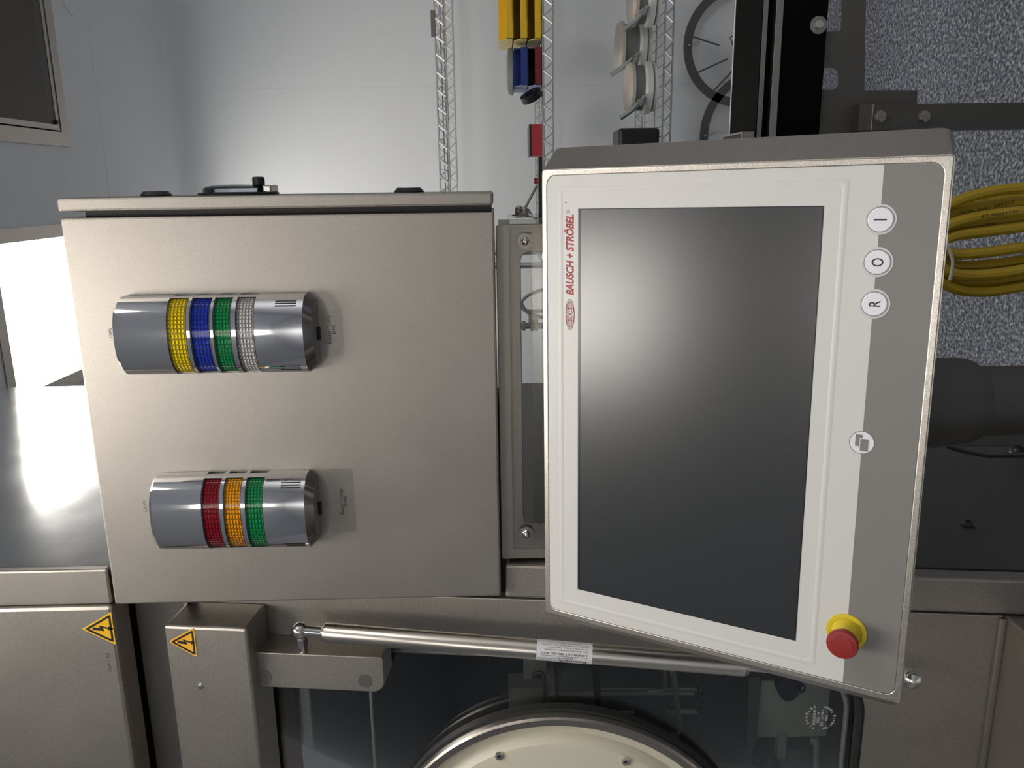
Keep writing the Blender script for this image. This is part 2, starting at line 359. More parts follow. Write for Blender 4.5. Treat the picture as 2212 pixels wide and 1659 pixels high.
# air return grille
a, b, c, d = GR
t = thing('air_grille', 'square perforated steel air grille in the ceiling corner', 'air grille', ((a+b)/2, (c+d)/2, ZC-.004))
finish('frame', bm_prism([(a-.046, c-.046), (b+.046, c-.046), (b+.046, d+.046), (a-.046, d+.046)], ZC-.004, ZC-.0005, holes=[[(a, c), (b, c), (b, d), (a, d)]]), 'steel_satin', t)
finish('border', bm_prism([(a+.005, c+.005), (b-.005, c+.005), (b-.005, d-.005), (a+.005, d-.005)], ZC-.001, ZC+.002, holes=[[(a+.022, c+.022), (b-.022, c+.022), (b-.022, d-.022), (a+.022, d-.022)]]), 'steel_satin', t)
box('perforated_sheet', a+.02, b-.02, c+.02, d-.02, ZC+.0005, ZC+.0015, 'perforated_sheet', t)
box('back_box', a+.002, b-.002, c+.002, d-.002, ZC+.03, ZC+.04, 'grille_back', t)
for sx_, sy_ in ((a+.03, d-.03), (b-.03, d-.03)):
    finish('screw', bm_lathe([(0, ZC-.012), (.006, ZC-.011), (.008, ZC-.007), (.008, ZC-.001)], 14, sx_, sy_), 'black_plastic', t)
p = atz(150, -8, ZC)
tag(finish('sprinkler_cover', bm_lathe([(0, ZC-.004), (.058, ZC-.004), (.06, ZC-.0025), (.06, ZC)], 40, p.x, p.y), 'ceiling_paint', smooth=True), 'round flush cover plate on the grey ceiling beside the air grille', 'cover plate')

# ================================================================== isolator machine on the left
iso = thing('isolator', 'large bead-blasted steel isolator with glass front on the left', 'machine', (-1.3, 1.7, 0))
XI = -2.4
# upper tower
box('side_panel', -.545, -.5352, 1.112, 2.262, 2.0745, ZC-.012, 'steel_smooth', iso, .002, label='dark smooth steel side panel reflecting the ceiling light')
box('front_column', -.591, -.5355, 1.100, 1.16, 2.076, ZC-.012, 'steel', iso, .003)
box('front_panel', XI, -.5925, 1.097, 1.15, 2.0745, ZC-.012, 'steel', iso, .006, label='large grey steel front panel with warning sign')
box('header_strip', XI, -.600, 1.160, 1.19, 1.99, 2.0735, 'steel_satin', iso, .002)
box('side_panel', -.560, -.5505, 1.31, 2.262, 1.512, 2.072, 'side_steel', iso, .002)
box('rear_body', XI, -.60, 1.215, 2.262, 1.90, ZC-.012, 'side_steel', iso)
# lower side and back
finish('side_panel', bm_prism([(.985, .03), (2.26, .03), (2.26, 1.5), (1.152, 1.5)], 0, .0095), 'side_steel', iso, Matrix(((0, 0, 1, -.5600), (1, 0, 0, 0), (0, 1, 0, 0), (0, 0, 0, 1))), label='lower steel side panel with shade in its colour')
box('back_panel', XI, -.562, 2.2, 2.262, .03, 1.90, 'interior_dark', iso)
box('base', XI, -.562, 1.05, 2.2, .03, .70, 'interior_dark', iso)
# inclined front sheet: L shaped with a rounded window corner
gx, gz0 = -.693, ati(1852, 1600)[1]
tt = .535; tb = ati(2166, 1345)[1]; RC = .088
pts = [(-.607, tt), (-.607, tb), (XI, tb), (XI, gz0)] + [(gx-RC+RC*math.cos(math.radians(a)), gz0+RC+RC*math.sin(math.radians(a))) for a in range(-90, 1, 9)] + [(gx, tt)]
MI2 = MI @ Matrix(((1, 0, 0, 0), (0, 0, 1, 0), (0, 1, 0, 0), (0, 0, 0, 1)))     # local (x, t, out)
finish('front_sheet', bm_prism(pts, -.02, 0, bev=.002), 'steel', iso, MI2, smooth=True)
box('lower_column', -.6055, -.5515, -.03, 0, ati(2200, 1290)[1]-.25, -.0035, 'steel', iso, .004, M=MI)
# black seal round the glass
path = [(XI, -.006, gz0-.002)] + [(gx-RC+(RC+.002)*math.cos(math.radians(a)), -.006, gz0+RC+(RC+.002)*math.sin(math.radians(a))) for a in range(-90, 1, 9)] + [(gx+.002, -.006, .37)]
finish('window_seal', bm_tube(path, .008, 8), 'black_rubber', iso, MI, smooth=True)
path2 = [(XI, -.012, gz0+.016)] + [(gx-RC+(RC-.016)*math.cos(math.radians(a)), -.012, gz0+RC+(RC-.016)*math.sin(math.radians(a))) for a in range(-90, 1, 9)] + [(gx-.016, -.012, .37)]
finish('inner_seal', bm_tube(path2, .004, 8), 'interior_grey', iso, MI, smooth=True)
gl = box('glass_door', XI, gx+.004, -.017, -.009, gz0-.012, .385, 'window_glass', iso, M=MI, label='large dark glass door pane')
# glass stamp etched in the lower corner
sa, sb = ati(1776, 1558)
for k, (s_, bb) in enumerate((('DELODUR', .0075), ('ESG - H', .0015), ('EN 14179-1', -.0045), ('FBX', -.0105))):
    text('etched_text', s_, .0058, MI2, 'etch_white', gl, sa, sb+bb, -.0086)
def arc_text(s_, r, a0, a1, up, size):
    n = len(s_)
    for i, ch in enumerate(s_):
        if ch == ' ': continue
        a_ = math.radians(a0 + (a1-a0)*i/(n-1)); tw = a_ - math.pi/2 if up else a_ + math.pi/2
        M_ = MI2 @ Matrix.Translation((sa+r*math.cos(a_), sb+r*math.sin(a_), 0)) @ Matrix.Rotation(tw, 4, 'Z')
        text('etched_letter', ch, size, M_, 'etch_white', gl, 0, 0, -.0086)
arc_text('FLACHGLAS', .0188, 152, 28, True, .006); arc_text('Wernberg GmbH', .0215, 200, 340, False, .006)
# ledge in front with rolled weld bead
seam = IO + IU*tb
box('ledge', XI, -.607, .62, seam.y+.012, seam.z-.075, seam.z-.002, 'steel', iso, .003)
finish('weld_bead', bm_tube([(XI, seam.y-.001, seam.z+.002), (-.609, seam.y-.001, seam.z+.002)], .0062, 12), 'steel_satin', iso, smooth=True)
box('apron', XI, -.607, .70, .9, .05, seam.z-.08, 'side_steel', iso)
# side bolts
def dome_bolt(Y_, z_, r, parent, x=-.5505):
    M_ = Matrix(((0, 0, 1, x), (1, 0, 0, Y_), (0, 1, 0, z_), (0, 0, 0, 1)))
    return finish('bolt', bm_lathe([(r*1.3, 0), (r*1.3, .002), (r, .003), (r*.92, r*.45), (r*.75, r*.75), (r*.42, r*.92), (r*.36, r*.6), (0, r*.6)], 20), 'dark_bolt', parent, M_, smooth=True)
d_ = _ray(2090, 1135); p = CAM + d_*(-.5505/d_.x); dome_bolt(p.y, p.z, .009, iso)
d_ = _ray(2197, 980); pb = CAM + d_*(-.5505/d_.x); dome_bolt(pb.y, pb.z, .018, iso)

# warning signs
def warning_sign(M, a, b, s, parent, mat, rounded):
    """triangle of side s centred on (a, b): yellow plate, black border, lightning bolt with an arrow tip"""
    h = s*math.sqrt(3)/2
    def tri(k, r=0):
        P = [(a, b+h*2/3*k), (a-s/2*k, b-h/3*k), (a+s/2*k, b-h/3*k)]
        if not r: return P
        out = []
        for i in range(3):
            p0, p1, p2 = Vector(P[i-1]), Vector(P[i]), Vector(P[(i+1) % 3]); d0 = (p0-p1).normalized(); d1 = (p2-p1).normalized()
            for q in range(7):
                u = q/6; out.append(tuple((p1+d0*r*2)*(1-u)**2 + p1*2*u*(1-u) + (p1+d1*r*2)*u*u))
        return out
    root = finish('warning_plate', bm_prism(tri(1, s*.05 if rounded else 0), .0002, .0009), mat, parent, M, label='yellow triangular electrical hazard sign')
    finish('border', bm_prism(tri(.86, s*.04), .0009, .0012, holes=[tri(.66, s*.02)]), 'sign_black', root, M)
    k = s/72.
    B = [(-2.5, 23), (4, 23), (1.5, 8), (7.5, 11), (2.2, -8), (5, -8), (0, -19), (-4.5, -7), (-1, -8), (2, 4), (-5, .5)]
    B = [(x, y) for x, y in B]
    finish('lightning_bolt', bm_prism([(a+x*k, b+y*k-3*k) for x, y in B], .0009, .0012), 'sign_black', root, M)
    return root
MG = MF(0, 1.097, 0)
warning_sign(MG, -.6287, 2.0918, .0535, iso, 'sign_yellow', False)
text('panel_lettering', 'GSA- 1.901', .0075, MG, 'etch_grey', iso, -.684, 2.0885, width=.030)

# hinge cover box on the inclined front
bo = .076
hc = thing('hinge_cover', 'protruding steel hinge cover box with orange hazard sign', 'cover box', IO + IU*.4 + Vector((-.75, 0, 0)))
x0 = -.629; t1, t0 = ati(352, 1341, bo)[1], ati(531, 1345, bo)[1]
box('body', XI+.2, x0, .0008, bo, t0, t1, 'steel', hc, .004, M=MI)
MB_ = MI2 @ Matrix.Translation((0, 0, bo))
c0, c1 = ati(402, 1387, bo); warning_sign(MB_, c0, c1-.001, .049, hc, 'sign_orange', True)
c0, c1 = ati(434, 1482, bo); finish('screw', bm_lathe([(0, .0035), (.003, .003), (.005, .0005), (.005, 0)], 18, c0, c1), 'steel_bright', hc, MB_, smooth=True)
# hinge block under it
ho = .051
hb = thing('hinge_block', 'small steel hinge block with rounded corner and two plugs', 'hinge', IO + IU*.25 + Vector((-.7, 0, 0)))
hx = -.683; ht0 = ati(828, 1450, ho)[1]; ht1 = t0+.001; hx0 = ati(700, 1490, ho)[0]
RB = .018
pts = [(hx, ht1), (hx0, ht1), (hx0, ht0+RB)] + [(hx0+RB+RB*math.cos(math.radians(a)), ht0+RB+RB*math.sin(math.radians(a))) for a in range(190, 271, 10)] + [(hx-.003, ht0), (hx, ht0+.003)]
finish('body', bm_prism(pts, .0008, ho, bev=.0015), 'steel', hb, MI2, smooth=True)
for px_, py_ in ((572, 1462), (789, 1471)):
    c0, c1 = ati(px_, py_, ho); c0 = max(c0, hx0+.013)
    pl = finish('plug', bm_prism(circ(c0, c1, .0105, 32), ho-.002, ho+.0003), 'steel_satin', hb, MI2)
    finish('joint_ring', bm_prism(circ(c0, c1, .0111, 32), ho-.001, ho+.0002, holes=[circ(c0, c1, .0105, 32)]), 'etch_grey', pl, MI2)

# gas spring
so = .052
A = Vector((*ati(648, 1362, so), 0)); Bq = Vector((*ati(1969, 1467, so), 0))
def ip(x, t, out): return IO + Vector((x, 0, 0)) + IU*t + IN*out
Pa, Pb = ip(A.x, A.y, so), ip(Bq.x, Bq.y, so)
gs = thing('gas_spring', 'brushed steel gas spring strut with white printed label', 'gas spring', Pb)
ax = (Pb-Pa).normalized(); side = Vector((1, 0, 0)); side = (side-ax*side.dot(ax)).normalized(); out = side.cross(ax)
if out.y > 0: out = -out
MGS = Matrix(((side.x, out.x, ax.x, Pa.x), (side.y, out.y, ax.y, Pa.y), (side.z, out.z, ax.z, Pa.z), (0, 0, 0, 1)))   # local (side, out, along)
Ltot = (Pb-Pa).length
s1 = .034; s2 = Ltot*.745
finish('cylinder', bm_lathe([(0, s1), (.0095, s1), (.0138, s1+.004), (.0147, s1+.007), (.0147, s2-.006), (.012, s2), (0, s2)], 40), 'steel_brushed', gs, MGS, smooth=True)
finish('neck', bm_lathe([(.0082, .004), (.0082, s1+.002)], 24), 'steel_bright', gs, MGS, smooth=True)
finish('rod', bm_lathe([(.007, s2-.004), (.007, Ltot-.005)], 20), 'steel_bright', gs, MGS, smooth=True)
bm = bmesh.new(); bmesh.ops.create_uvsphere(bm, u_segments=24, v_segments=14, radius=.0125); finish('ball_joint', bm, 'steel_bright', gs, MGS, smooth='full')
bm = bmesh.new(); bmesh.ops.create_uvsphere(bm, u_segments=24, v_segments=14, radius=.0135); finish('ball_joint', bm, 'steel_bright', gs, Matrix.Translation(Pb), smooth='full')
finish('stud', bm_tube([Pa, Pa+Vector((-.05, .012, 0))], .0065, 12), 'steel_bright', gs, smooth=True)
finish('stud_collar', bm_tube([Pa+Vector((-.014, .003, 0)), Pa+Vector((-.028, .006, 0))], .0092, 6), 'steel_bright', gs)
finish('stud', bm_tube([Pb, Pb+IN*-.0512], .006, 12), 'steel_bright', gs, smooth=True)
# printed label wrapped round the tube
l0, l1 = .034+.0, 0
def along(px_, py_):
    x, t = ati(px_, py_, so); return (ip(x, t, so)-Pa).dot(ax)
l0, l1 = along(1160, 1403), along(1279, 1412)
bm = bmesh.new(); rows = []
for i in range(15):
    an = math.radians(-112 + 172*i/14)       # angle from outward towards the left of the machine
    rows.append([bm.verts.new((-.01482*math.sin(an), .01482*math.cos(an), z)) for z in (l0, l1)])
for A_, B_ in zip(rows, rows[1:]): bm.faces.new((A_[0], A_[1], B_[1], B_[0]))
lab = finish('label', bm, 'label_white', gs, MGS, smooth='full', label='white printed label')
def wrap_text(s_, size, an0, z_end, width, bold=0, align='LEFT', shear=0):
    """lettering reading upwards along the tube; an0 = angle of its baseline round the tube"""
    c = bpy.data.curves.new('lettering', 'FONT'); c.body = s_; c.size = size; c.offset = bold; c.shear = shear; c.resolution_u = 2
    t_ = bpy.data.objects.new('lettering', c); COL.objects.link(t_); bpy.context.view_layer.update(); me = bpy.data.meshes.new_from_object(t_); bpy.data.objects.remove(t_)
    b_ = bmesh.new(); b_.from_mesh(me); bpy.data.meshes.remove(me); xs = [v.co.x for v in b_.verts]; k = width/(max(xs)-min(xs)); xm = min(xs)
    for v in b_.verts:
        an = math.radians(an0) + v.co.y/.01482
        v.co = Vector((-.01492*math.sin(an), .01492*math.cos(an), z_end-(v.co.x-xm)*k))
    finish('print', b_, 'label_text', lab, MGS)
LW = l1-l0
# text 'up' points to the left of the machine (photo down)
wrap_text('www.bansbach.de', .0028, 36, l0+.36*LW, .30*LW); wrap_text('Tel.+49(0)7172/9107-0', .0025, 24, l0+.37*LW, .33*LW); wrap_text('Fax.+49(0)7172/9107-44', .0025, 12, l0+.37*LW, .33*LW)
wrap_text('Bansbach', .0062, 20, l0+.90*LW, .50*LW, .00012); wrap_text('easylift', .0045, 3, l0+.66*LW, .28*LW, shear=.3)
wrap_text('A4A4N83-215-980--001 855N', .0042, -22, l0+.92*LW, .84*LW, .00006)
wrap_text('Nicht \u00f6ffnen oder besch\u00e4digen - Hochdruck!', .0026, -39, l0+.92*LW, .78*LW); wrap_text('Do not open or damage - high pressure!', .0026, -52, l0+.92*LW, .72*LW); wrap_text('Ne pas ouvrir ou endommager - haute pression!', .0024, -66, l0+.92*LW, .80*LW); wrap_text('Made in Germany', .0024, -80, l0+.8*LW, .6*LW)
bm = bmesh.new()
for an in (-4,):
    for k in range(1):
        q = [(-.01492*math.sin(math.radians(an+e)), .01492*math.cos(math.radians(an+e)), z) for e, z in ((-1, l0+.08*LW), (1, l0+.08*LW), (1, l0+.92*LW), (-1, l0+.92*LW))]
        bm.faces.new([bm.verts.new(v) for v in q])
finish('print_rule', bm, 'label_text', lab, MGS)

# round transfer port
po = .026
P3 = [Vector(ati(*p_, po)) for p_ in ((918, 1659), (1205, 1552), (1505, 1659))]
def circ3(a, b, c):
    ax_, ay, bx, by, cx, cy = *a, *b, *c; D = 2*(ax_*(by-cy)+bx*(cy-ay)+cx*(ay-by))
    ux = ((ax_**2+ay**2)*(by-cy)+(bx**2+by**2)*(cy-ay)+(cx**2+cy**2)*(ay-by))/D
    uy = ((ax_**2+ay**2)*(cx-bx)+(bx**2+by**2)*(ax_-cx)+(cx**2+cy**2)*(bx-ax_))/D
    return ux, uy, math.hypot(ax_-ux, ay-uy)
ux, uy, ur = circ3(*P3)
pt = thing('transfer_port', 'round cream transfer port cover with steel ring on the glass', 'port cover', ip(ux, uy, 0))
finish('seal_ring', bm_lathe([(ur-.03, -.0085), (ur+.004, -.0085), (ur+.004, .008), (ur-.004, .010), (ur-.016, .010), (ur-.03, .004), (ur-.03, -.0085)], 96, ux, uy, close=False), 'black_rubber', pt, MI2, smooth=True)
finish('steel_ring', bm_lathe([(ur-.016, .0), (ur-.001, .0), (ur, .004), (ur, po-.003), (ur-.003, po), (ur-.013, po), (ur-.016, po-.004), (ur-.016, 0)], 128, ux, uy, close=False), 'steel_satin', pt, MI2, smooth=True)
c0, c1 = ati(1210, 1604, po); rd = math.hypot(c0-ux, c1-uy)
finish('cover', bm_lathe([(ur-.0162, .005), (ur-.0162, po-.012), (ur-.02, po-.014), (rd+.006, po-.018), (rd+.001, po-.010), (rd-.006, po-.004), (rd-.015, po-.002), (0, po)], 128, ux, uy), 'cream', pt, MI2, smooth=True)
sc0 = None
for px_, py_ in ((1078, 1634), (1352, 1646)):
    c0, c1 = ati(px_, py_, po)
    sc = finish('screw', bm_lathe([(0, po-.003), (.0022, po-.003), (.0024, po+.0008), (.006, po+.0012), (.0066, po-.002)], 24, c0, c1), 'steel_bright', pt, MI2, smooth=True)
    finish('socket', bm_prism(circ(c0, c1, .0023, 6), po-.0025, po-.001), 'sign_black', sc, MI2)

# ------------------------------------------------ things inside the isolator, seen dimly through the glass
YI = 1.36
def iv(x, y, Y_=YI): return at(x, y, Y_)
for (xa, xb, yy, m_) in ((614, 640, 1.20, 'interior_grey'), (652, 672, 1.21, 'interior_pale'), (800, 806, 1.23, 'interior_pale')):  # last pale bar stands in for a frame line reflected in the glass
    z1, z0 = iv(xa, 1550, yy).z, iv(xb, 1550, yy).z
    box('rail_or_reflection', XI+.1, -.72, yy, yy+.012, z0, z1, m_, iso, .001)
tk = thing('filter_vessel', 'vertical steel vessel with bright rim behind the glass', 'vessel', iv(1290, 1490))
p0, p1 = iv(1178, 1500), iv(1290, 1500); rr_ = abs(iv(1230, 1437).x-iv(1230, 1560).x)/2; cx_, cy_ = (iv(1230, 1437).x+iv(1230, 1560).x)/2, YI
finish('body', bm_lathe([(rr_*.9, p1.z), (rr_*.9, p0.z-.02), (rr_, p0.z-.018)], 40, cx_, cy_), 'interior_steel', tk, smooth=True)
finish('rim', bm_lathe([(rr_*.92, p0.z-.018), (rr_*1.04, p0.z-.016), (rr_*1.04, p0.z-.003), (rr_*.9, p0.z)], 40, cx_, cy_), 'interior_steel', tk, smooth=True)
finish('band', bm_lathe([(rr_*.94, p1.z), (rr_*.94, p1.z+.012)], 40, cx_, cy_), 'interior_grey', tk, smooth=True)
for k, (y_, xa, xb, r_) in enumerate(((1488, 1290, 1506, .0035), (1497, 1290, 1500, .0035), (1537, 1215, 1370, .004), (1536, 1440, 1510, .005))):
    tag(finish('guide_rod', bm_tube([iv(xa, y_, YI-.03), iv(xb, y_, YI-.03)], r_, 10), 'interior_steel', smooth=True),
        ('upper bright vertical guide rod below the vessel', 'second bright vertical guide rod below the vessel', 'short steel rod beside the vessel above the port', 'thick short steel rod right of the bent tube')[k], 'rod', 'rods inside the isolator')
pth = spline([iv(1440, 1440, YI-.06), iv(1453, 1452, YI-.06), iv(1462, 1520, YI-.06), iv(1465, 1570, YI-.06), iv(1458, 1586, YI-.06), iv(1428, 1590, YI-.06)], 6)
tag(finish('bent_tube', bm_tube(pth, .0055, 10), 'interior_steel', smooth=True), 'bent steel tube behind the glass beside the rods', 'tube')
tag(finish('small_tube', bm_tube(spline([iv(1436, 1442, YI-.05), iv(1436, 1480, YI-.05), iv(1428, 1490, YI-.05), iv(1400, 1492, YI-.05)], 6), .0035, 8), 'interior_steel', smooth=True), 'thin bent steel tube beside the thick bent tube', 'tube')
def plate(name, x0, x1, y0, y1, Y_, mat, label, cat, th=.006, bev=.001):
    a, b = at((x0+x1)/2, y0, Y_), at((x0+x1)/2, y1, Y_); t_, u_ = at(x0, (y0+y1)/2, Y_), at(x1, (y0+y1)/2, Y_)
    return tag(box(name, b.x, a.x, Y_, Y_+th, u_.z, t_.z, mat, None, bev), label, cat)
pl = plate('notice_card', 1131, 1180, 1425, 1490, YI-.02, 'interior_pale', 'pale notice card with a red prohibition ring behind the glass', 'card')
q = iv(1163, 1462, YI-.0215); Mq = MF(0, q.y, 0)
rg = finish('prohibition_ring', bm_prism(circ(q.x, q.z, .0125, 32), 0, .0006, holes=[circ(q.x, q.z, .0108, 32)]), 'label_red', pl, Mq)
finish('slash', bm_prism([(q.x-.009, q.z+.008), (q.x-.008, q.z+.009), (q.x+.009, q.z-.008), (q.x+.008, q.z-.009)], 0, .0005), 'label_red', pl, Mq)
finish('hand_symbol', bm_prism(circ(q.x+.001, q.z, .005, 12, .0075), 0, .0004), 'sign_black', pl, Mq)
plate('sensor_box', 1099, 1176, 1486, 1541, YI-.05, 'interior_pale', 'pale grey sensor box beside the vessel behind the glass', 'box', .05, .002)
plate('mounting_plate', 1640, 1790, 1470, 1592, YI-.04, 'interior_pale', 'wide grey mounting plate low behind the glass', 'plate')
pts = [at(*p_, YI-.07) for p_ in ((1617, 1460), (1640, 1460), (1634, 1600), (1622, 1618), (1622, 1650), (1600, 1650), (1606, 1612), (1612, 1600))]
tag(finish('bracket_arm', bm_prism([(p_.x, p_.z) for p_ in pts], 0, .004), 'interior_grey', None, MF(0, YI-.07, 0)), 'narrow grey bracket arm with a flared foot behind the glass', 'bracket')
q = at(1702, 1470, YI-.1)
hd = tag(finish('twin_socket', bm_prism(circ(q.x, q.z, .035, 32, .022)[:], 0, .02), 'black_plastic', None, MF(0, YI-.09, 0)), 'black oval twin socket with blue rings behind the glass', 'socket')
for px_ in (1686, 1724):
    q2 = at(px_, 1478, YI-.1); finish('blue_ring', bm_lathe([(.006, .02), (.009, .02), (.009, .024), (.006, .024), (.006, .02)], 20, q2.x, q2.z, close=False), 'blue_ring', hd, MF(0, YI-.09, 0))
plate('terminal_block', 1681, 1699, 1588, 1640, YI-.05, 'interior_steel', 'small bright metal terminal block low behind the glass', 'block', .02)
tag(finish('control_valve', bm_tube([at(1722, 1600, YI-.02), at(1722, 1670, YI-.02)], .03, 24), 'interior_grey', smooth=True), 'grey cylindrical valve body at the lower edge behind the glass', 'valve')
tag(finish('valve_collar', bm_tube([at(1760, 1590, YI-.03), at(1760, 1670, YI-.03)], .008, 12), 'interior_pale', smooth=True), 'slim pale collar pipe beside the valve body', 'pipe')
bm = bmesh.new()
for k in range(7):
    yk = 1455+k*16; rr2 = .006+.003*random.random(); c = at(1515+random.uniform(-7, 9), yk, YI-.04); b2 = bmesh.new(); bmesh.ops.create_icosphere(b2, subdivisions=1, radius=rr2); join(bm, b2, Matrix.Translation(c))
tag(finish('crumpled_sleeve', bm, 'clear_dome', smooth=True), 'crumpled clear plastic sleeve at the end of the rods', 'sleeve')

# ================================================================== electrical enclosure
X0, X1, Z0, Z1 = -.5925, -.0340, 1.5030, 2.0715
en = thing('electrical_enclosure', 'square bead-blasted steel electrical cabinet with two lamps', 'cabinet', ((X0+X1)/2, YC+.1, Z0))
box('body', X0, X1, YC, YC+.20, Z0, Z1, 'steel', en, .003)
box('door_gasket', X1-.001, -.0262, YC+.012, YC+.19, Z0+.004, Z1-.028, 'black_rubber', en)
dr = box('door', -.0262, -.0085, YC, YC+.205, Z0+.001, Z1+.0015, 'steel', en, .0035)
MD = Matrix(((0, 0, 1, -.0085), (1, 0, 0, 0), (0, 1, 0, 0), (0, 0, 0, 1)))   # (Y, Z, out=+X)
for zz in (1.977, 1.6225):
    kb = finish('lock_insert', bm_lathe([(.021, 0), (.021, .002), (.0165, .0068), (.006, .0068), (.005, .004), (0, .004)], 32, 1.185, zz), 'black_plastic', dr, MD, smooth=True)
dm = finish('viewing_window', bm_lathe([(.0555, 0), (.0555, .003), (.052, .004), (0, .004)], 48, 1.2, 1.866), 'black_plastic', dr, MD, smooth=True, label='round black window base')
finish('clear_cover', bm_lathe([(.046, .0035), (.0455, .009), (.042, .0115), (.03, .014), (0, .0148)], 48, 1.2, 1.869), 'clear_dome', dm, MD, smooth=True)
finish('cover_knob', bm_lathe([(.003, .004), (.003, .012), (.0078, .0125), (.0085, .014), (.0085, .0225), (.007, .0245), (0, .025)], 24, 1.19, 1.834), 'black_plastic', dm, MD, smooth=True)
finish('latch', bm_box(1.17, 1.21, 1.812, 1.824, .003, .013, .002), 'steel_bright', dm, MD)
MC = MF(0, YC, 0)
def lab_at(px_, py_): q_ = at(px_, py_, YC); return q_.x, q_.z
def put_text(name, s_, x0, y0, x1, y1, size, bold=0):
    """lettering running from survey point 0 to point 1"""
    a0, b0 = lab_at(x0, y0); a1, b1 = lab_at(x1, y1)
    return text(name, s_, size, MC, 'etch_grey' if size < .0068 else 'ink_black', en, (a0+a1)/2, (b0+b1)/2, width=abs(a1-a0), bold=bold)
for (xa, ya, xb, yb) in ((700, 668, 738, 770), (716, 1012, 762, 1150)):
    q0, q1 = at(xa, yb, YC), at(xb, ya, YC)
    finish('clear_label', bm_prism(rrect(q0.x, q1.x, q1.z, q0.z, .003, 3), .00005, .00012), 'label_film', en, MC)
put_text('lamp_caption', 'Buzzer / Lamp', 715, 742, 714, 681, .0072); put_text('lamp_caption', 'B+S', 724.5, 721, 724, 703, .0072)
put_text('lamp_caption', 'Buzzer / Lamp', 742, 1111, 740, 1057, .0072); put_text('lamp_caption', 'SKAN', 750, 1094, 749, 1072, .0072)
put_text('lamp_number', '-104P6', 243, 733, 242, 709, .0066); put_text('lamp_number', 'L.0.991', 317, 1104, 316, 1079, .0066)

# signal lamps: half round chrome housing, lens bands, sounder slots
def signal_lamp(name, label, xa, xb, za, zb, lenses, slots, fpz):
    t = thing(name, label, 'signal lamp', ((xa+xb)/2, YC, za), 'signal lamps on the cabinet')
    cx = (xa+xb)/2; hw = (xb-xa)/2; dp = .047
    M_ = MF(cx, YC-.0005, 0)
    def prof(k=1.0, n=40, a0=0, a1=180, base=.010):
        P = []
        for i in range(n+1):
            an = math.radians(a0 + (a1-a0)*i/n); c_, s_ = math.cos(an), math.sin(an)
            P.append((hw*k*math.copysign(abs(c_)**.86, c_), base + (dp*k-base)*abs(s_)**.9))
        return P
    def shell(name, z0, z1, k0, k1, mat, parent, sharp=False, uv=False, full=True, a0=0, a1=180):
        bm = bmesh.new(); P0 = prof(k0, a0=a0, a1=a1); P1 = prof(k1, a0=a0, a1=a1)
        if full: P0 = [(hw*k0, 0)] + P0 + [(-hw*k0, 0)]; P1 = [(hw*k1, 0)] + P1 + [(-hw*k1, 0)]
        A_ = [bm.verts.new((p_[0], z0, p_[1])) for p_ in P0]; B_ = [bm.verts.new((p_[0], z1, p_[1])) for p_ in P1]
        L_ = bm.loops.layers.uv.new('UVMap') if uv else None; n = len(A_)
        for i in range(n-1):
            f = bm.faces.new((A_[i], A_[i+1], B_[i+1], B_[i]))
            if uv:
                for lp, (u_, v_) in zip(f.loops, ((i/(n-1), 0), ((i+1)/(n-1), 0), ((i+1)/(n-1), 1), (i/(n-1), 1))): lp[L_].uv = (u_, v_)
        if not uv: bm.faces.new(A_); bm.faces.new(B_[::-1])
        return finish(name, bm, mat, parent, M_, smooth=True)
    # housing as stacked chrome shells between the lens windows
    zs = sorted(lenses, key=lambda l: -l[1]); edge = zb
    bev = .011
    shell('end_cap', za, za+bev, .80, 1.0, 'dark_chrome', t)
    prev = zb
    for (mat, z1, z0) in zs:
        shell('housing_band', z1, prev, 1, 1, 'chrome', t); prev = z0
    shell('housing_band', za+bev, prev, 1, 1, 'chrome', t)
    shell('top_cap', zb, zb+.004, 1.0, .93, 'chrome', t)
    for (mat, z1, z0) in zs:
        ln = shell('lens', z0-.0005, z1+.0005, .955, .955, mat, t, uv=True, full=False, a0=14, a1=166)
        # side cheeks closing the window ends
        for s_ in (0, 1):
            shell('window_frame', z0-.0004, z1+.0004, .992, .992, 'chrome', t, full=False, uv=True, a0=(0, 164)[s_], a1=(16, 180)[s_])
        sh = shell('window_back', z0, z1, .90, .90, 'sign_black', t)
        for zz, e in ((z0, .0009), (z1, -.0009)):
            shell('lens_gasket', zz-.0014, zz+.0014, .986, .985, 'sign_black', t, full=False, uv=True, a0=12, a1=168)
    for i in range(3):
        for s_, a_ in ((0, 38), (1, 142)):
            an = math.radians(a_ + (i-1)*5.5*(1 if s_ == 0 else -1)); z0, z1 = slots
            def pt(an, k): c_, s2 = math.cos(an), math.sin(an); return (hw*k*math.copysign(abs(c_)**.86, c_), .010+(dp*k-.010)*abs(s2)**.9)
            bm = bmesh.new(); d = math.radians(1.35); q = [pt(an-d, 1.004), pt(an+d, 1.004)]
            vs = [bm.verts.new((q[k][0], z, q[k][1])) for k, z in ((0, z0), (1, z0), (1, z1), (0, z1))]; bm.faces.new(vs)
            finish('sounder_slot', bm, 'sign_black', t, M_)
    box('cable_notch', cx-.012, cx+.006, YC-.006, YC-.0005, za-.0025, za+.0005, 'sign_black', t)
    return t
def lz(px_, py_): return at(px_, py_, YC-.045).z
signal_lamp('signal_lamp', 'chrome wall lamp with yellow, blue, green and clear lenses', -.2425, -.1365, 1.7440, 1.9975,
    [('lens_yellow', lz(361, 720), lz(404, 720)), ('lens_blue', lz(411, 720), lz(455, 720)), ('lens_green', lz(461, 720), lz(500, 720)), ('lens_clear', lz(510, 720), lz(550, 720))], (lz(635, 655), lz(589, 655)), 0)
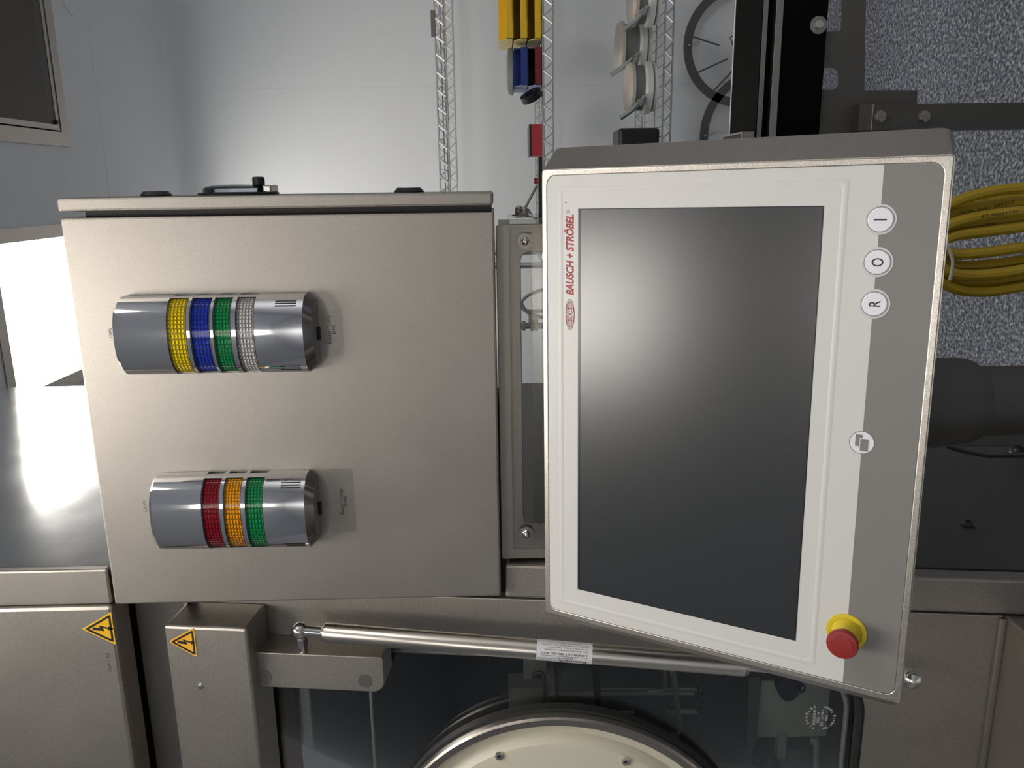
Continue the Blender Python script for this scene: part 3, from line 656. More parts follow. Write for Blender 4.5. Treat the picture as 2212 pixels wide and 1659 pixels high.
signal_lamp('signal_lamp', 'shorter chrome wall lamp with red, orange and green lenses', -.4975, -.3880, 1.7600, 1.9800,
    [('lens_red', lz(434, 1095), lz(474, 1095)), ('lens_orange', lz(482, 1095), lz(520, 1095)), ('lens_green', lz(529, 1095), lz(568, 1095))], (lz(645, 1050), lz(602, 1050)), 0)

# ================================================================== guard frame under the cabinet
YG = 1.130
gf = thing('guard_frame', 'steel guard frame with slotted clear acrylic window under the cabinet', 'guard', (-.3, YG, .95))
MGf = MF(0, YG, 0)
finish('front_sheet', bm_prism(rrect(-.547, -.0525, .95, 1.5010, .004, 2), -.003, 0, bev=.001, holes=[rrect(-.4917, -.0900, 1.0, 1.4675, .012)]), 'steel', gf, MGf)
box('side_return', -.0555, -.0525, YG+.003, YG+.17, .95, 1.497, 'steel', gf)
finish('side_return', bm_prism([(-.0, 0), (.05, 0), (.05, .54), (0, .54)], 0, .003), 'steel', gf, Matrix(((0, 0, 1, -.5470), (1, 0, 0, YG+.003), (0, 1, 0, .95), (0, 0, 0, 1))))
box('front_window', -.5286, -.0560, YG-.0068, YG-.0012, .96, 1.4835, 'acrylic', gf, .0008)
box('side_window', -.0522, -.0440, YG+.008, YG+.165, .96, 1.4825, 'acrylic', gf, .0008)
box('rear_window', -.53, -.06, YG+.060, YG+.066, .96, 1.4510, 'acrylic', gf, .0008)
for px_, py_ in ((1134, 520.5), (1137, 1152)):
    q = at(px_, py_, YG-.008); M_ = MF(0, YG-.0068, 0)
    ws = finish('washer', bm_lathe([(.004, 0), (.0104, 0), (.0104, .0012), (.004, .0012)], 28, q.x, q.z), 'steel_satin', gf, M_, smooth=True)
    bm = bmesh.new(); hexnut(bm, q.x, q.z, .0068, .0012, .006); bm_lathe([(.0052, .006), (.0046, .0095), (.0025, .0118), (0, .0124)], 20, q.x, q.z, bm)
    finish('acorn_nut', bm, 'steel_bright', gf, M_, smooth=True)
    finish('hole_plug', bm_prism(circ(q.x, q.z-.0155, .0112, 28), -.0058, -.0046), 'steel_satin', gf, MF(0, YG-.0062, 0))
for Y_, z_ in ((1.155, 1.4605), (1.23, 1.4665)):
    M_ = Matrix(((0, 0, 1, -.0440), (1, 0, 0, 0), (0, 1, 0, 0), (0, 0, 0, 1)))
    finish('washer', bm_lathe([(.003, 0), (.0105, 0), (.0105, .0012), (.003, .0012)], 24, Y_, z_), 'steel_satin', gf, M_)
    bm = bmesh.new(); hexnut(bm, Y_, z_, .0066, .0012, .0062); bm_lathe([(.0056, .0062), (.005, .0115), (.003, .0140), (0, .0147)], 20, Y_, z_, bm)
    finish('acorn_nut', bm, 'steel_satin', gf, M_, smooth=True)
# tubing seen through the slot
def sl(px_, py_, Y_=2.9): return at(px_, py_, Y_)
th = thing('hanging_tubing', 'grey tube loop and fittings hanging beyond the guard slot', 'tubing', sl(1150, 640))
finish('tube_loop', bm_tube(spline([sl(1200, 622), sl(1165, 628), sl(1138, 640), sl(1126, 655), (sl(1130, 668)), sl(1150, 672), sl(1200, 670)], 6), .006, 8), 'grey_plastic', th, smooth=True)
finish('tube_loop', bm_tube(spline([sl(1126, 655), sl(1140, 675), sl(1165, 684), sl(1200, 692)], 6), .006, 8), 'grey_plastic', th, smooth=True)
finish('fitting', bm_tube([sl(1142, 689), sl(1162, 689)], [.014, .02], 12), 'grey_plastic', th, smooth=True)
bm = bmesh.new(); bm_tube([sl(1110, 704), sl(1210, 704)], .011, 10, bm)
for q in (1128, 1146, 1155): bm_tube([sl(q, 704), sl(q+7, 704)], .018, 12, bm)
finish('pipe_run', bm, 'grey_plastic', th, smooth=True)
finish('hanger', bm_tube([sl(1146, 704), sl(1146, 689)], .006, 8), 'grey_plastic', th)
finish('support_wire', bm_tube([sl(1210, 690), sl(1210, 704), (sl(1210, 704).x, YW-.02, sl(1210, 704).z)], .006, 8), 'grey_plastic', th)

# ================================================================== operator panel
hm = thing('operator_panel', 'tilted steel operator panel with large dark touch screen', 'control panel', PO)
ox0, ox1, oy0, oy1 = -.2830, .2830, -.2453, .1822
# flared housing: front rectangle widening sideways towards the back
bm = bmesh.new(); d = .036; e = .0262
ring = []
for (a0, a1, b0, b1, h, r) in ((ox0, ox1, oy0, oy1, 0, .004), (ox0-e, ox1+e, oy0+.004, oy1+.004, -d, .010), (ox0-e, ox1+e, oy0+.004, oy1+.004, -d-.006, .010), (ox0-e+.006, ox1+e-.006, oy0+.012, oy1-.004, -d-.010, .010)):
    ring.append([bm.verts.new((p_[0], p_[1], h)) for p_ in rrect(a0, a1, b0, b1, r, 3)])
for A_, B_ in zip(ring, ring[1:]):
    for i in range(len(A_)): bm.faces.new((A_[i], A_[(i+1) % len(A_)], B_[(i+1) % len(A_)], B_[i]))
bm.faces.new(ring[-1]); bm.faces.new(ring[0])
hs = finish('housing', bm, 'steel_satin', hm, MP, smooth=True)
box('rear_housing', -.24, .24, -.20, .14, -.10, -.044, 'steel_satin', hm, .006, M=MP)
mx0, mx1, my0, my1 = -.2748, .2760, -.2378, .1752
finish('bezel', bm_prism(rrect(ox0+.001, ox1-.001, oy0+.001, oy1-.001, .003, 3), -.001, .0022, bev=.0008, holes=[rrect(mx0, mx1, my0, my1, .011)]), 'steel_bezel', hm, MP)
gy = -.1860
mb = finish('membrane', bm_prism(rrect(mx0+.0005, mx1-.0005, my0+.0005, my1-.0005, .0105), .0, .0016), 'membrane_white', hm, MP, label='matt white front foil')
R1 = rrect(mx0+.0005, mx1-.0005, my0+.0005, my1-.0005, .0105)
low = [p_ for p_ in R1 if p_[1] < gy] ; low = [(mx0+.0005, gy)] + low + [(mx1-.0005, gy)]
finish('grey_band', bm_prism(low, .0016, .0018), 'membrane_grey', mb, MP, label='grey lower band')
# embossed frame round the display
def ridge(x0, x1, y0, y1, wd, hh):
    bm = bmesh.new(); rings = []
    for k, h in ((0, .0015), (.25, .0015+hh*.8), (.5, .0015+hh), (.75, .0015+hh*.8), (1, .0015)):
        i = wd*k; rings.append([bm.verts.new((p_[0], p_[1], h)) for p_ in rrect(x0+i, x1-i, y0+i, y1-i, .004, 4)])
    for A_, B_ in zip(rings, rings[1:]):
        for i in range(len(A_)): bm.faces.new((A_[i], A_[(i+1) % len(A_)], B_[(i+1) % len(A_)], B_[i]))
    return bm
finish('embossed_frame', ridge(-.2635, .2640, -.1568, .1610, .0072, .0007), 'membrane_white', mb, MP, smooth='full')
dx0, dx1, dy0, dy1 = -.238, .238, -.1342, .1346
ds = finish('display', bm_prism([(dx0, dy0), (dx1, dy0), (dx1, dy1), (dx0, dy1)], .0012, .00185), 'display_edge', hm, MP)
finish('screen', bm_prism([(dx0+.001, dy0+.001), (dx1-.001, dy0+.001), (dx1-.001, dy1-.0035), (dx0+.001, dy1-.0035)], .0018, .0020), 'display', ds, MP, label='dark matt screen surface')
# maker's name and globe
text('maker_name', 'BAUSCH + STR\u00d6BEL', .0137, MP, 'ink_red', mb, .1376, .1407, .0017, bold=.0004, shear=.22, width=.0935, align='LEFT', spacing=.97)
text('registered_mark', 'R', .0038, MP, 'ink_red', mb, .2348, .1466, .0017)
finish('registered_ring', bm_prism(circ(.2348, .1479, .0026, 20), .0016, .0018, holes=[circ(.2348, .1479, .0023, 20)]), 'ink_red', mb, MP)
bm = bmesh.new(); gcx, gcy, gw, gh = .1147, .1452, .0183, .0057
def band(pts, wd=.00022):
    pts = [Vector(p_) for p_ in pts]
    for p_, q_ in zip(pts, pts[1:]):
        dv = (q_-p_); 
        if dv.length < 1e-7: continue
        nv = Vector((-dv.y, dv.x)).normalized()*wd
        bm.faces.new([bm.verts.new((*v, .0018)) for v in (p_-nv, q_-nv, q_+nv, p_+nv)])
for k in (1, .78, .5, .2): band([(gcx+gw*k*math.cos(math.radians(a)), gcy+gh*math.sin(math.radians(a))) for a in range(0, 361, 10)])
for k in (-.72, -.4, .4, .72): band([(gcx-gw*math.sqrt(1-k*k), gcy+gh*k), (gcx+gw*math.sqrt(1-k*k), gcy+gh*k)])
band([(gcx-gw, gcy), (gcx-.010, gcy)]); band([(gcx+gw, gcy), (gcx+.010, gcy)])
finish('globe_emblem', bm, 'ink_red', mb, MP)
text('emblem_letters', 'B + S', .0058, MP, 'ink_red', mb, gcx, gcy-.0021, .0019, width=.0165)
# small scuffs on the foil
for sx_, sy_, r_ in ((.2452, .1505, .0007), (.2525, .1566, .0004)):
    finish('scuff', bm_prism(circ(sx_, sy_, r_, 8, r_*1.6), .0016, .00175), 'ink_black', mb, MP)
# push buttons
def button(a, b, s_):
    col = finish('button_collar', bm_lathe([(.0147, .0015), (.0147, .0022), (.0143, .0025), (.0125, .0025)], 40, a, b), 'button_ring', hm, MP, smooth=True)
    finish('button_outline', bm_prism(circ(a, b, .0124, 40), .0022, .0029, holes=[circ(a, b, .0114, 40)]), 'outline_grey', col, MP)
    cap = finish('button_cap', bm_lathe([(.0116, .0022), (.0116, .0030), (.0108, .0034), (0, .0036)], 40, a, b), 'button_white', col, MP, smooth=True)
    if s_ == 'I': finish('button_mark', bm_prism(rrect(a-.0007, a+.0007, b-.0058, b+.0058, .0004, 2), .0034, .0038), 'ink_dark', cap, MP)
    else: text('button_mark', s_, .0150 if s_ == 'R' else .0152, MP, 'ink_dark', cap, a, b-.0054, .0037, bold=.00012, xs=.72)
button(.2244, -.1866, 'I'); button(.1836, -.1869, 'O'); button(.1428, -.1872, 'R')
ic = finish('pages_key', bm_prism(circ(.0002, -.1858, .0122, 40), .0016, .0020), 'button_white', hm, MP, label='round key with overlapping pages symbol')
finish('key_outline', bm_prism(circ(.0002, -.1858, .0122, 40), .0019, .0021, holes=[circ(.0002, -.1858, .0115, 40)]), 'outline_grey', ic, MP)
finish('page_symbol', bm_prism(rrect(-.0040, .0045+.004, -.1865, -.1795, .001, 3), .0020, .0022), 'membrane_grey', ic, MP)
finish('page_gap', bm_prism(rrect(-.0093, .0051, -.1928, -.1838, .001, 3), .0021, .0023), 'button_white', ic, MP)
finish('page_symbol', bm_prism(rrect(-.0087, .0044, -.1922, -.1844, .001, 3), .0022, .0024), 'membrane_grey', ic, MP)
# emergency stop
ea, eb = -.2130, -.1857
es = finish('emergency_collar', bm_lathe([(.0208, .0016), (.0208, .0030), (.0202, .0036), (.0162, .0038), (.0158, .0034), (.0154, .0042), (.0135, .0095), (.0112, .0140), (.0102, .0165), (0, .0165)], 48, ea, eb), 'estop_yellow', hm, MP, smooth=True, label='yellow emergency stop collar')
hd = finish('emergency_knob', bm_lathe([(.0100, .012), (.0112, .023), (.0152, .0260), (.0162, .0285), (.0161, .0317), (.0150, .0337), (.0110, .0345), (0, .0349)], 48, ea, eb), 'estop_red', es, MP, smooth=True, label='red mushroom push knob')
for a0 in (20, 140, 260):
    bm = bmesh.new(); P = []
    for i in range(13):
        an = math.radians(a0+58*i/12); P.append((ea+.0106*math.cos(an), eb+.0106*math.sin(an), .0347))
    bm_tube(P, .0004, 6, bm)
    for an, s_ in ((a0, -1), (a0+58, 1)):
        an = math.radians(an); c_ = Vector((ea+.0106*math.cos(an), eb+.0106*math.sin(an))); tg = Vector((-math.sin(an), math.cos(an)))*s_; rd_ = Vector((math.cos(an), math.sin(an)))
        join(bm, bm_prism([tuple(c_+tg*.0022), tuple(c_+rd_*.0013), tuple(c_-rd_*.0013)], .0346, .0351))
    finish('turn_arrow', bm, 'estop_red', hd, MP)

# support arm behind the panel
sa_ = thing('support_column', 'dark round steel support column below the operator panel', 'column', (-.2772, 1.0, 0))
zc = .905
finish('collar', bm_lathe([(.0445, zc-.014), (.050, zc-.010), (.0545, zc-.001), (.056, zc+.012), (.056, 1.20), (.0, 1.21)], 56, -.2772, 1.0), 'side_steel', sa_, smooth=True)
finish('column', bm_lathe([(.0445, .02), (.0445, zc+.01)], 56, -.2772, 1.0), 'side_steel', sa_, smooth=True)
finish('base_plate', bm_lathe([(.16, 0), (.16, .018), (.155, .02), (0, .02)], 48, -.2772, 1.0), 'side_steel', sa_, smooth=True)
box('cable_duct', -.350, -.322, 1.03, 1.05, .02, 1.2, 'side_steel', sa_, .002)
finish('tilt_bracket', bm_tube([Vector((-.2772, 1.0, 1.17)), PO - PN*.09], .035, 16), 'side_steel', sa_, smooth=True)
cb = spline([at(2030, 948, 1.10), at(2055, 966, 1.15), at(2100, 978, 1.22), at(2150, 984, 1.32), (pb.x+.022, pb.y-.06, pb.z+.012), (pb.x+.03, pb.y, pb.z-.03), (pb.x+.02, pb.y+.02, .12)], 8)
tag(finish('black_cable', bm_tube(cb, .0042, 8), 'cable_black', smooth=True), 'thin black cable drooping beside the dark support column', 'cable')

# yellow cable coil hanging on a hook behind the panel
YK = 1.36
ck = thing('cable_coil', 'coiled thick yellow cable bundle hanging behind the panel', 'cable coil', at(2212, 520, YK))
loops = [(408, 405, 632, 600, 0), (440, 432, 610, 570, .015), (458, 445, 596, 555, -.012), (475, 462, 575, 540, .012), (492, 478, 548, 528, -.01), (430, 418, 588, 585, .026)]
for k, (ra, rb, la, lb, dy) in enumerate(loops):
    Yk = YK+dy; top = at(1990, 520, Yk)
    pts = [at(1985, 530+k, Yk), at(2010, ra+62-k*5, Yk), at(2060, ra+30-k*3, Yk), at(2130, ra+8, Yk), at(2212, ra-2, Yk), at(2330, rb, Yk), at(2430, rb+60, Yk), at(2460, 520, Yk), at(2430, lb-40, Yk), at(2330, lb-4, Yk), at(2212, la-14, Yk), at(2120, la-2, Yk), at(2050, la-14+k*3, Yk), at(2005, la-60+k*4, Yk)]
    loop = spline(pts+[pts[0]], 5)[:-1]
    finish('cable_loop', bm_tube(loop, .0092, 10, closed=True), 'cable_yellow', ck, smooth=True)
finish('cable_tie', bm_tube(spline([at(2040, 500, YK-.03), at(2046, 528, YK-.035), at(2058, 565, YK-.035), at(2052, 605, YK-.03)], 5), .0028, 6), 'cable_tie', ck, smooth=True)
hk = at(1985, 540, YK)
finish('hook', bm_tube([hk+Vector((0, .02, 0)), hk, hk+Vector((0, -.02, .05)), (-.054, 1.305, 1.0)], .006, 8), 'side_steel', ck)
for (xs_, ys_, xe, ye, Yk, s_) in ((2192, 435, 2075, 462, YK+.015, '712493 / FT1 90\u00b0C'), (2200, 456, 2120, 468, YK-.012, 'LL113926 CE'), (2150, 482, 2075, 498, YK+.012, '90\u00b0C CSA')):
    a_, b_ = at(xs_, ys_, Yk-.0103), at(xe, ye, Yk-.0103); r_ = (b_-a_).normalized(); n_ = Vector((0, -1, 0)); u_ = n_.cross(r_)
    M_ = Matrix(((r_.x, u_.x, n_.x, a_.x), (r_.y, u_.y, n_.y, a_.y), (r_.z, u_.z, n_.z, a_.z), (0, 0, 0, 1)))
    text('cable_print', s_, .0075, M_, 'ink_black', ck, 0, -.0025, 0, width=(b_-a_).length, align='LEFT')

# ================================================================== black bench on the right
YB = 1.9
def B(px_, py_, Y_=YB): return at(px_, py_, Y_)
bn = thing('black_bench', 'glossy black machine bench with steel brackets', 'bench', (.6, 2.2, 0))
zt, zl1, zl2, zp, zb_ = B(1640, 150).z, B(1643, 150).z, B(1668, 150).z, B(1676, 150).z, B(1779, 150).z
XB0, XB1 = -.05, 1.6
box('top', XB0, XB1, YB, YB+.21, zt-.012, zt, 'bench_black', bn, .0015)
box('top_edge', XB0, XB1, YB+.21, YB+.216, zt-.012, zt+.001, 'white_plastic', bn)
box('slot_strip', XB0, XB1, YB-.002, YB+.03, zl1-.009, zl1+.001, 'grey_plastic', bn)
box('slot', XB0, XB1, YB+.012, YB+.05, zl2, zl1-.008, 'bench_black', bn)
box('edge_strip', XB0, XB1, YB-.004, YB+.03, zp-.008, zl2, 'steel_satin', bn, .001)
box('apron', XB0, XB1, YB-.002, YB+.03, zb_, zp-.008, 'bench_black', bn, .001)
q = B(1768, 54, YB-.004); M_ = MF(0, YB-.003, 0)
ws = finish('washer', bm_lathe([(0, 0), (.0185, 0), (.0185, .002), (.009, .0028), (0, .0028)], 28, q.x, q.z), 'steel_satin', bn, M_, smooth=True)
bm = bmesh.new(); hexnut(bm, q.x, q.z, .0098, .0028, .010); finish('hex_bolt', bm, 'steel_bright', bn, M_, smooth=True)
# bracket sheet with two rounded cut-outs
YP = YB+.012
def Bp(px_, py_): q_ = at(px_, py_, YP); return (q_.x, q_.z)
O1 = [(1760, -260), (1876, -260), (1867, 195), (1982, 195), (1972, 420), (1760, 420)]
MPb = MF(0, YP, 0)
def pxr(x0, x1, y0, y1, r=14):
    return [Bp(*p_) for p_ in rrect(x0, x1, y0, y1, r, 4)]
finish('bracket', bm_prism([Bp(*p_) for p_ in O1], -.003, 0, holes=[pxr(1752, 1819, -75, 68), pxr(1745, 1811, 146, 194)]), 'side_steel', bn, MPb, label='flat grey steel bracket with rounded cut-outs')
# leg post
x0, x1 = B(2000, 280, YB-.03).x, B(2000, 224, YB-.03).x
pz = B(1884, 250, YB-.03).z
bm = bm_box(x0, x1, YB-.03, YB+.028, .0, pz); 
lg = finish('leg', bm, 'side_steel', bn)
finish('leg_cap', bm_prism([(YB-.03, pz), (YB+.028, pz), (YB+.028, pz+.028), (YB-.0275, pz+.028)], x0, x1), 'side_steel', bn, Matrix(((0, 0, 1, 0), (1, 0, 0, 0), (0, 1, 0, 0), (0, 0, 0, 1))))
box('cap_edge', x0, x1, YB-.0312, YB-.029, pz-.0008, pz+.0008, 'steel_bright', bn)
for px_ in (1900, 1995):
    q = at(px_, 252, YB-.03); M_ = MF(0, YB-.03, 0); bm = bmesh.new(); bm_lathe([(0, 0), (.0135, 0), (.0135, .002), (0, .002)], 24, q.x, q.z, bm); hexnut(bm, q.x, q.z, .0125, .002, .0095)
    finish('hex_bolt', bm, 'steel_satin', bn, M_, smooth=True)
box('leg', 1.45, 1.52, YB-.03, YB+.028, 0, zb_, 'side_steel', bn); box('leg', 1.45, 1.52, YB+.15, YB+.2, 0, zt-.012, 'side_steel', bn)
# mesh tray on the bench
q0, q1 = B(1597, 288, YB+.02), B(1650, 286, YB-.05)
mt = thing('mesh_tray', 'small steel mesh tray with red tab behind the panel edge', 'tray', (q0.x-.06, YB+.1, zt-.004))
zt2 = zt+.001
xt = B(1600, 284, YB).x
box('tray_side', xt-.14, xt, YB+.004, YB+.008, zt2, zt2+.03, 'steel_satin', mt, .001)
box('tray_side', xt-.004, xt, YB+.008, YB+.18, zt2, zt2+.03, 'steel_satin', mt)
box('tray_mesh', xt-.14, xt-.004, YB+.008, YB+.18, zt2+.02, zt2+.023, 'grille_back', mt)
box('red_tab', xt-.03, xt-.012, YB+.02, YB+.045, zt2+.023, zt2+.029, 'red_paint', mt)

# ================================================================== wire shelving
YS0, YS1 = 3.2, 3.82
su = thing('wire_shelving', 'chrome wire shelving rack standing along the grey wall', 'shelving', (.5, 3.5, 0))
XS0, XS1 = at(1150, 573, YS0).x, 1.9
def z_at(px_, Y_): return at(px_, 150, Y_).z
shelves = [(z_at(943, YS0), z_at(964, YS0)), (z_at(1173, YS0), z_at(1195, YS0)), (z_at(1434, YS0), z_at(1452, YS0))]
for i, (zu, zl) in enumerate(shelves):
    dk = bmesh.new(); n = 60
    for k in range(n+1):
        x = XS0+(XS1-XS0)*k/n; bm_tube([(x, YS0, zu-.003), (x, YS1, zu-.003)], .0018, 5, dk)
    for yy in (YS0+.2, YS0+.42): bm_tube([(XS0, yy, zu-.007), (XS1, yy, zu-.007)], .0028, 5, dk)
    d_ = finish('shelf_deck', dk, 'zinc_wire', su)
    for nm, yy in (('front_truss', YS0), ('back_truss', YS1)):
        bm = bmesh.new(); bm_tube([(XS0, yy, zu), (XS1, yy, zu)], .0035, 6, bm); bm_tube([(XS0, yy, zl), (XS1, yy, zl)], .0035, 6, bm)
        st = .062; m = int((XS1-XS0)/st)
        for k in range(m+1):
            x = XS0+st*k; bm_tube([(x+st/2, yy-.002, zu), (x+st, yy-.002, zl)], .0026, 6, bm)
        finish(nm, bm, 'zinc_wire', d_); rest = bmesh.new(); first = None
        for k in range(m+1):
            x = XS0+st*k; seg = [(x+st*.12, yy-.006, zl+.004), (x+st/2, yy-.006, zu-.003)]
            if nm == 'front_truss' and x < .78:
                if first is None: first = finish('diagonal_wire', bm_tube(seg, .0048, 8), 'wire_lit', d_, smooth=True); fx_ = x
                else: dup(first, WLOC[first.name]+Vector((x-fx_, 0, 0)))
            else: bm_tube(seg, .0048, 6, rest)
        finish('far_diagonals', rest, 'wire_lit', d_, kind='stuff')
    for nm, xx in (('end_rail', XS0), ('end_rail', XS1)):
        bm = bmesh.new(); bm_tube([(xx, YS0, zu), (xx, YS1, zu)], .0035, 6, bm); bm_tube([(xx, YS0, zl), (xx, YS1, zl)], .0035, 6, bm); finish(nm, bm, 'zinc_wire', d_)
for xx in (XS0, XS1):
    for yy in (YS0, YS1):
        finish('post', bm_lathe([(.0125, .0), (.0125, 1.9), (.01, 1.905), (0, 1.905)], 24, xx, yy), 'zinc_wire', su, smooth=True)
zs1, zs2, zs3 = (s_[0] for s_ in shelves)
def X_at(px_, py_, Y_): return at(px_, py_, Y_).x
# label holder clipped on the top shelf
box_ = at(936, 22, YS0-.01), at(936, 80, YS0-.01)
tag(box('label_holder', box_[1].x, box_[0].x, YS0-.014, YS0-.008, at(940, 50, YS0).z, at(931, 50, YS0).z, 'grey_plastic', None, .001), 'small dark label holder clipped on the top shelf edge', 'label holder')

# storage bins: open-topped, lower front lip
def storage_bin(name, label, x0, x1, y0, y1, z0, z1, mat, side, rib=True, group='storage bins on the middle shelf'):
    t = thing(name, label, 'bin', ((x0+x1)/2, (y0+y1)/2, z0), group); th = .003
    bm = bmesh.new(); bm_box(x0, x1, y0, y1, z0, z0+th, bm=bm); bm_box(x0, x1, y1-th, y1, z0, z1, bm=bm); bm_box(x1-th, x1, y0+.03, y1, z0, z1, bm=bm)
    finish('shell', bm, mat, t)
    finish('side_wall', bm_prism([(y0, z0), (y1, z0), (y1, z1), (y0+.05, z1), (y0+.02, z0+(z1-z0)*.55), (y0, z0+(z1-z0)*.5)], x0, x0+th), side, t, Matrix(((0, 0, 1, 0), (1, 0, 0, 0), (0, 1, 0, 0), (0, 0, 0, 1))))
    box('front_lip', x0, x1, y0, y0+th, z0, z0+(z1-z0)*.52, mat, t, .001)
    if rib:
        w_ = (x1-x0); box('label_slot', x0+w_*.3, x1-w_*.2, y0-.003, y0, z0+(z1-z0)*.1, z0+(z1-z0)*.42, mat, t, .001)
    return t
def zz_(px_, py_, Y_=3.25): return at(px_, py_, Y_).z
yF = YS0+.05; yB_ = YS0+.30
bx0, bx1 = X_at(1150, 184, yF), X_at(1150, 101, yF); zr = zs2; h_ = zz_(1141, 140)-zz_(1168, 140)
storage_bin('storage_bin', 'dark red storage bin at the bottom of the stack', bx0, bx1, yF, yB_, zr, zr+.052, 'bin_red', 'bin_lavender', False)
storage_bin('storage_bin', 'deep blue storage bin on top of the red bin', bx0, bx1, yF, yB_, zr+.0525, zr+.105, 'bin_blue', 'bin_lavender', False)
tag(finish('round_lid', bm_lathe([(0, zr+.107), (.085, zr+.107), (.088, zr+.111), (.082, zr+.126), (.06, zr+.132), (0, zr+.132)], 40, (bx0+bx1)/2-.006, yF+.10), 'grey_plastic', smooth=True), 'grey round lid lying on the blue bin', 'lid')
yx0, yx1 = X_at(1150, 84, yF), X_at(1150, -60, yF)
storage_bin('storage_bin', 'bright yellow storage bin at the bottom of its stack', yx0, yx1, yF-.005, yB_, zr, zr+.052, 'bin_yellow', 'bin_yellow_clear')
storage_bin('storage_bin', 'bright yellow storage bin in the middle of its stack', yx0, yx1, yF-.005, yB_, zr+.053, zr+.105, 'bin_yellow', 'bin_yellow_clear')
storage_bin('storage_bin', 'bright yellow storage bin at the top of its stack', yx0, yx1, yF-.005, yB_, zr+.106, zr+.160, 'bin_yellow', 'bin_yellow_clear')
q = at(1168, 207, YS0+.03)
tr = thing('tape_roll', 'black tape roll standing beside the blue bin', 'tape roll', (q.x, q.y, zr))
finish('tape', bm_lathe([(.024, -.012), (.042, -.012), (.042, .012), (.024, .012), (.024, -.012)], 32, 0, 0, close=False), 'black_plastic', tr, Matrix.Translation((q.x, q.y, zr+.042)) @ Matrix.Rotation(math.radians(62), 4, 'Y') @ Matrix.Rotation(math.radians(20), 4, 'X'), smooth=True)
rx0, rx1 = X_at(1160, 336, YS0+.02), X_at(1160, 268, YS0+.02)
rb = thing('red_case', 'flat red case with black lid on the middle shelf', 'case', ((rx0+rx1)/2, YS0+.1, zr))
box('body', rx0, rx1, YS0+.02, YS0+.2, zr, zr+.045, 'red_paint', rb, .002); box('lid', rx0-.002, rx1+.001, YS0+.018, YS0+.202, zr+.045, zr+.052, 'black_plastic', rb, .002)
kx0, kx1 = X_at(1170, 500, YS0+.02), X_at(1170, 338, YS0+.02)
tag(box('black_bar', kx0, kx1, YS0+.015, YS0+.07, zr, zr+.018, 'black_plastic', None, .002), 'long black bar lying left of the red case', 'bar')
q = at(1158, 391, YS0+.04); pk = thing('hand_pump', 'small red-tipped tool leaning on the black bar', 'tool', (q.x, q.y, zr))
finish('tip', bm_tube([at(1163, 391, YS0+.08), at(1154, 391, YS0+.08)], .011, 12), 'red_paint', pk, smooth=True)
finish('stem', bm_tube([at(1176, 393, YS0+.08), at(1160, 393, YS0+.08)], .006, 8), 'grey_plastic', pk)
finish('handle', bm_tube([at(1160, 400, YS0+.08), at(1134, 450, YS0+.08), at(1128, 470, YS0+.08)], .005, 8), 'grey_plastic', pk)
finish('lever', bm_tube([at(1140, 452, YS0+.08), at(1152, 470, YS0+.08), at(1174, 475, YS0+.08)], .005, 8), 'grey_plastic', pk)
# clamp discs on the lower shelf
def clamp(label, py_, dx, zoff, rad, Y_):
    x = X_at(1400, py_, Y_); t = thing('pipe_clamp', label, 'clamp', (x, Y_, zs3), 'sanitary clamps on the lower shelf')
    z = zs3+.004
    bm = bm_lathe([(0, z), (rad*.9, z), (rad*.9, z+.012), (rad*.8, z+.016), (rad, z+.022), (rad, z+.042), (rad*.93, z+.05), (0, z+.05)], 40, x, Y_)
    finish('base_disc', bm, 'white_plastic', t, smooth=True)
    finish('gasket_stack', bm_lathe([(rad*.86, z+.05), (rad*.86, z+.084+zoff)], 36, x, Y_), 'grey_plastic', t, smooth=True)
    finish('top_disc', bm_lathe([(rad*.9, z+.084+zoff), (rad*.97, z+.088+zoff), (rad*.97, z+.1+zoff), (rad*.86, z+.112+zoff), (0, z+.118+zoff)], 40, x, Y_), 'cream_plate', t, smooth=True)
    fx = x-rad*.55
    finish('wing_bolt', bm_tube([(x-rad*.4, Y_-rad*.95, z+.055), (x-rad*.9, Y_-rad*.9, z+.10+zoff), (x-rad*1.2, Y_-rad*.8, z+.145+zoff)], .009, 10), 'zinc_wire', t, smooth=True)
    finish('clamp_nut', bm_tube([(x-rad*.55, Y_-rad*.97, z+.064), (x-rad*.68, Y_-rad*.97, z+.078)], .014, 6), 'zinc_wire', t)
clamp('cream topped clamp farthest left on the lower shelf', 190, 0, 0, .098, YS0+.15)
clamp('cream topped clamp in the middle standing taller', 100, 0, .018, .098, YS0+.30)
clamp('cream topped clamp cut by the picture edge', 0, 0, -.004, .098, YS0+.13)
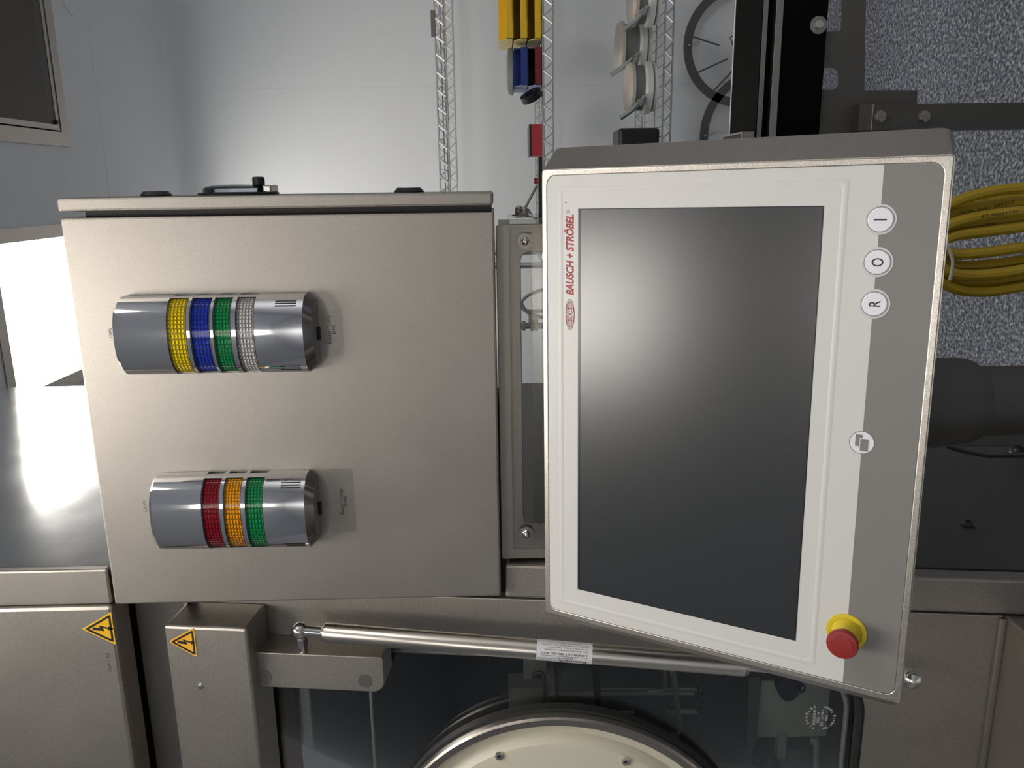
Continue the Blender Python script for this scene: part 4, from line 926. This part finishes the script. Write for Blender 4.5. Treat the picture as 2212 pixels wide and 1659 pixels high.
hx0, hx1 = X_at(1380, 345, YS0+.03), X_at(1380, 276, YS0+.03)
bbx = thing('black_case', 'black rounded case on the lower shelf behind the panel', 'case', ((hx0+hx1)/2, YS0+.1, zs3))
box('body', hx0, hx1, YS0+.03, YS0+.2, zs3+.002, at(1336, 300, YS0+.03).z, 'black_plastic', bbx, .012)
Mq = MF(0, YS0+.03, 0); qa = at(1342, 305, YS0+.03)
for k in range(4): finish('case_print', bm_prism([(qa.x-.012+k*.007, qa.z-.006), (qa.x-.009+k*.007, qa.z-.006), (qa.x-.008+k*.007, qa.z+.006), (qa.x-.011+k*.007, qa.z+.006)], .0003, .0008), 'grey_plastic', bbx, Mq)
# hoops hung on the wall under the rack
def hoop(label, px_, py_, r_, tilt):
    q = at(px_, py_, YW-.06); t = thing('wall_hoop', label, 'hoop', (q.x, YW-.06, q.z-r_), 'grey hoops on the wall')
    M_ = MF(q.x, YW-.06, q.z)
    finish('band', bm_lathe([(r_-.038, -.004), (r_, -.004), (r_, .004), (r_-.038, .004), (r_-.038, -.004)], 64, close=False), 'hoop_grey', t, M_, smooth=True)
    for a_, l_ in ((100, .55), (140, .62), (168, .5), (205, .58)):
        a_ = math.radians(a_+tilt); bm = bm_tube([((r_-.03)*math.cos(a_), (r_-.03)*math.sin(a_), 0), ((r_-.03)*(1-l_)*math.cos(a_+.2), (r_-.03)*(1-l_)*math.sin(a_+.2), .02)], .004, 6)
        finish('spoke_wire', bm, 'hoop_grey', t, M_)
    finish('wire_knot', bm_tube([(.09*math.cos(k*.9)*(.7+.3*math.sin(k*2.3)), .09*math.sin(k*.9)*(.7+.3*math.cos(k*1.7)), .02+.004*math.sin(k)) for k in range(15)], .004, 6), 'hoop_grey', t, M_, smooth=True)
    finish('wall_peg', bm_tube([(0, r_-.02, -.05), (0, r_-.02, .03)], .005, 8), 'zinc_wire', t, M_)
hoop('grey hoop with wire spokes hung on the wall at the top edge', 1602, 98, .265, -20)
hoop('grey hoop partly hidden behind the black bench', 1650, 292, .30, 10)
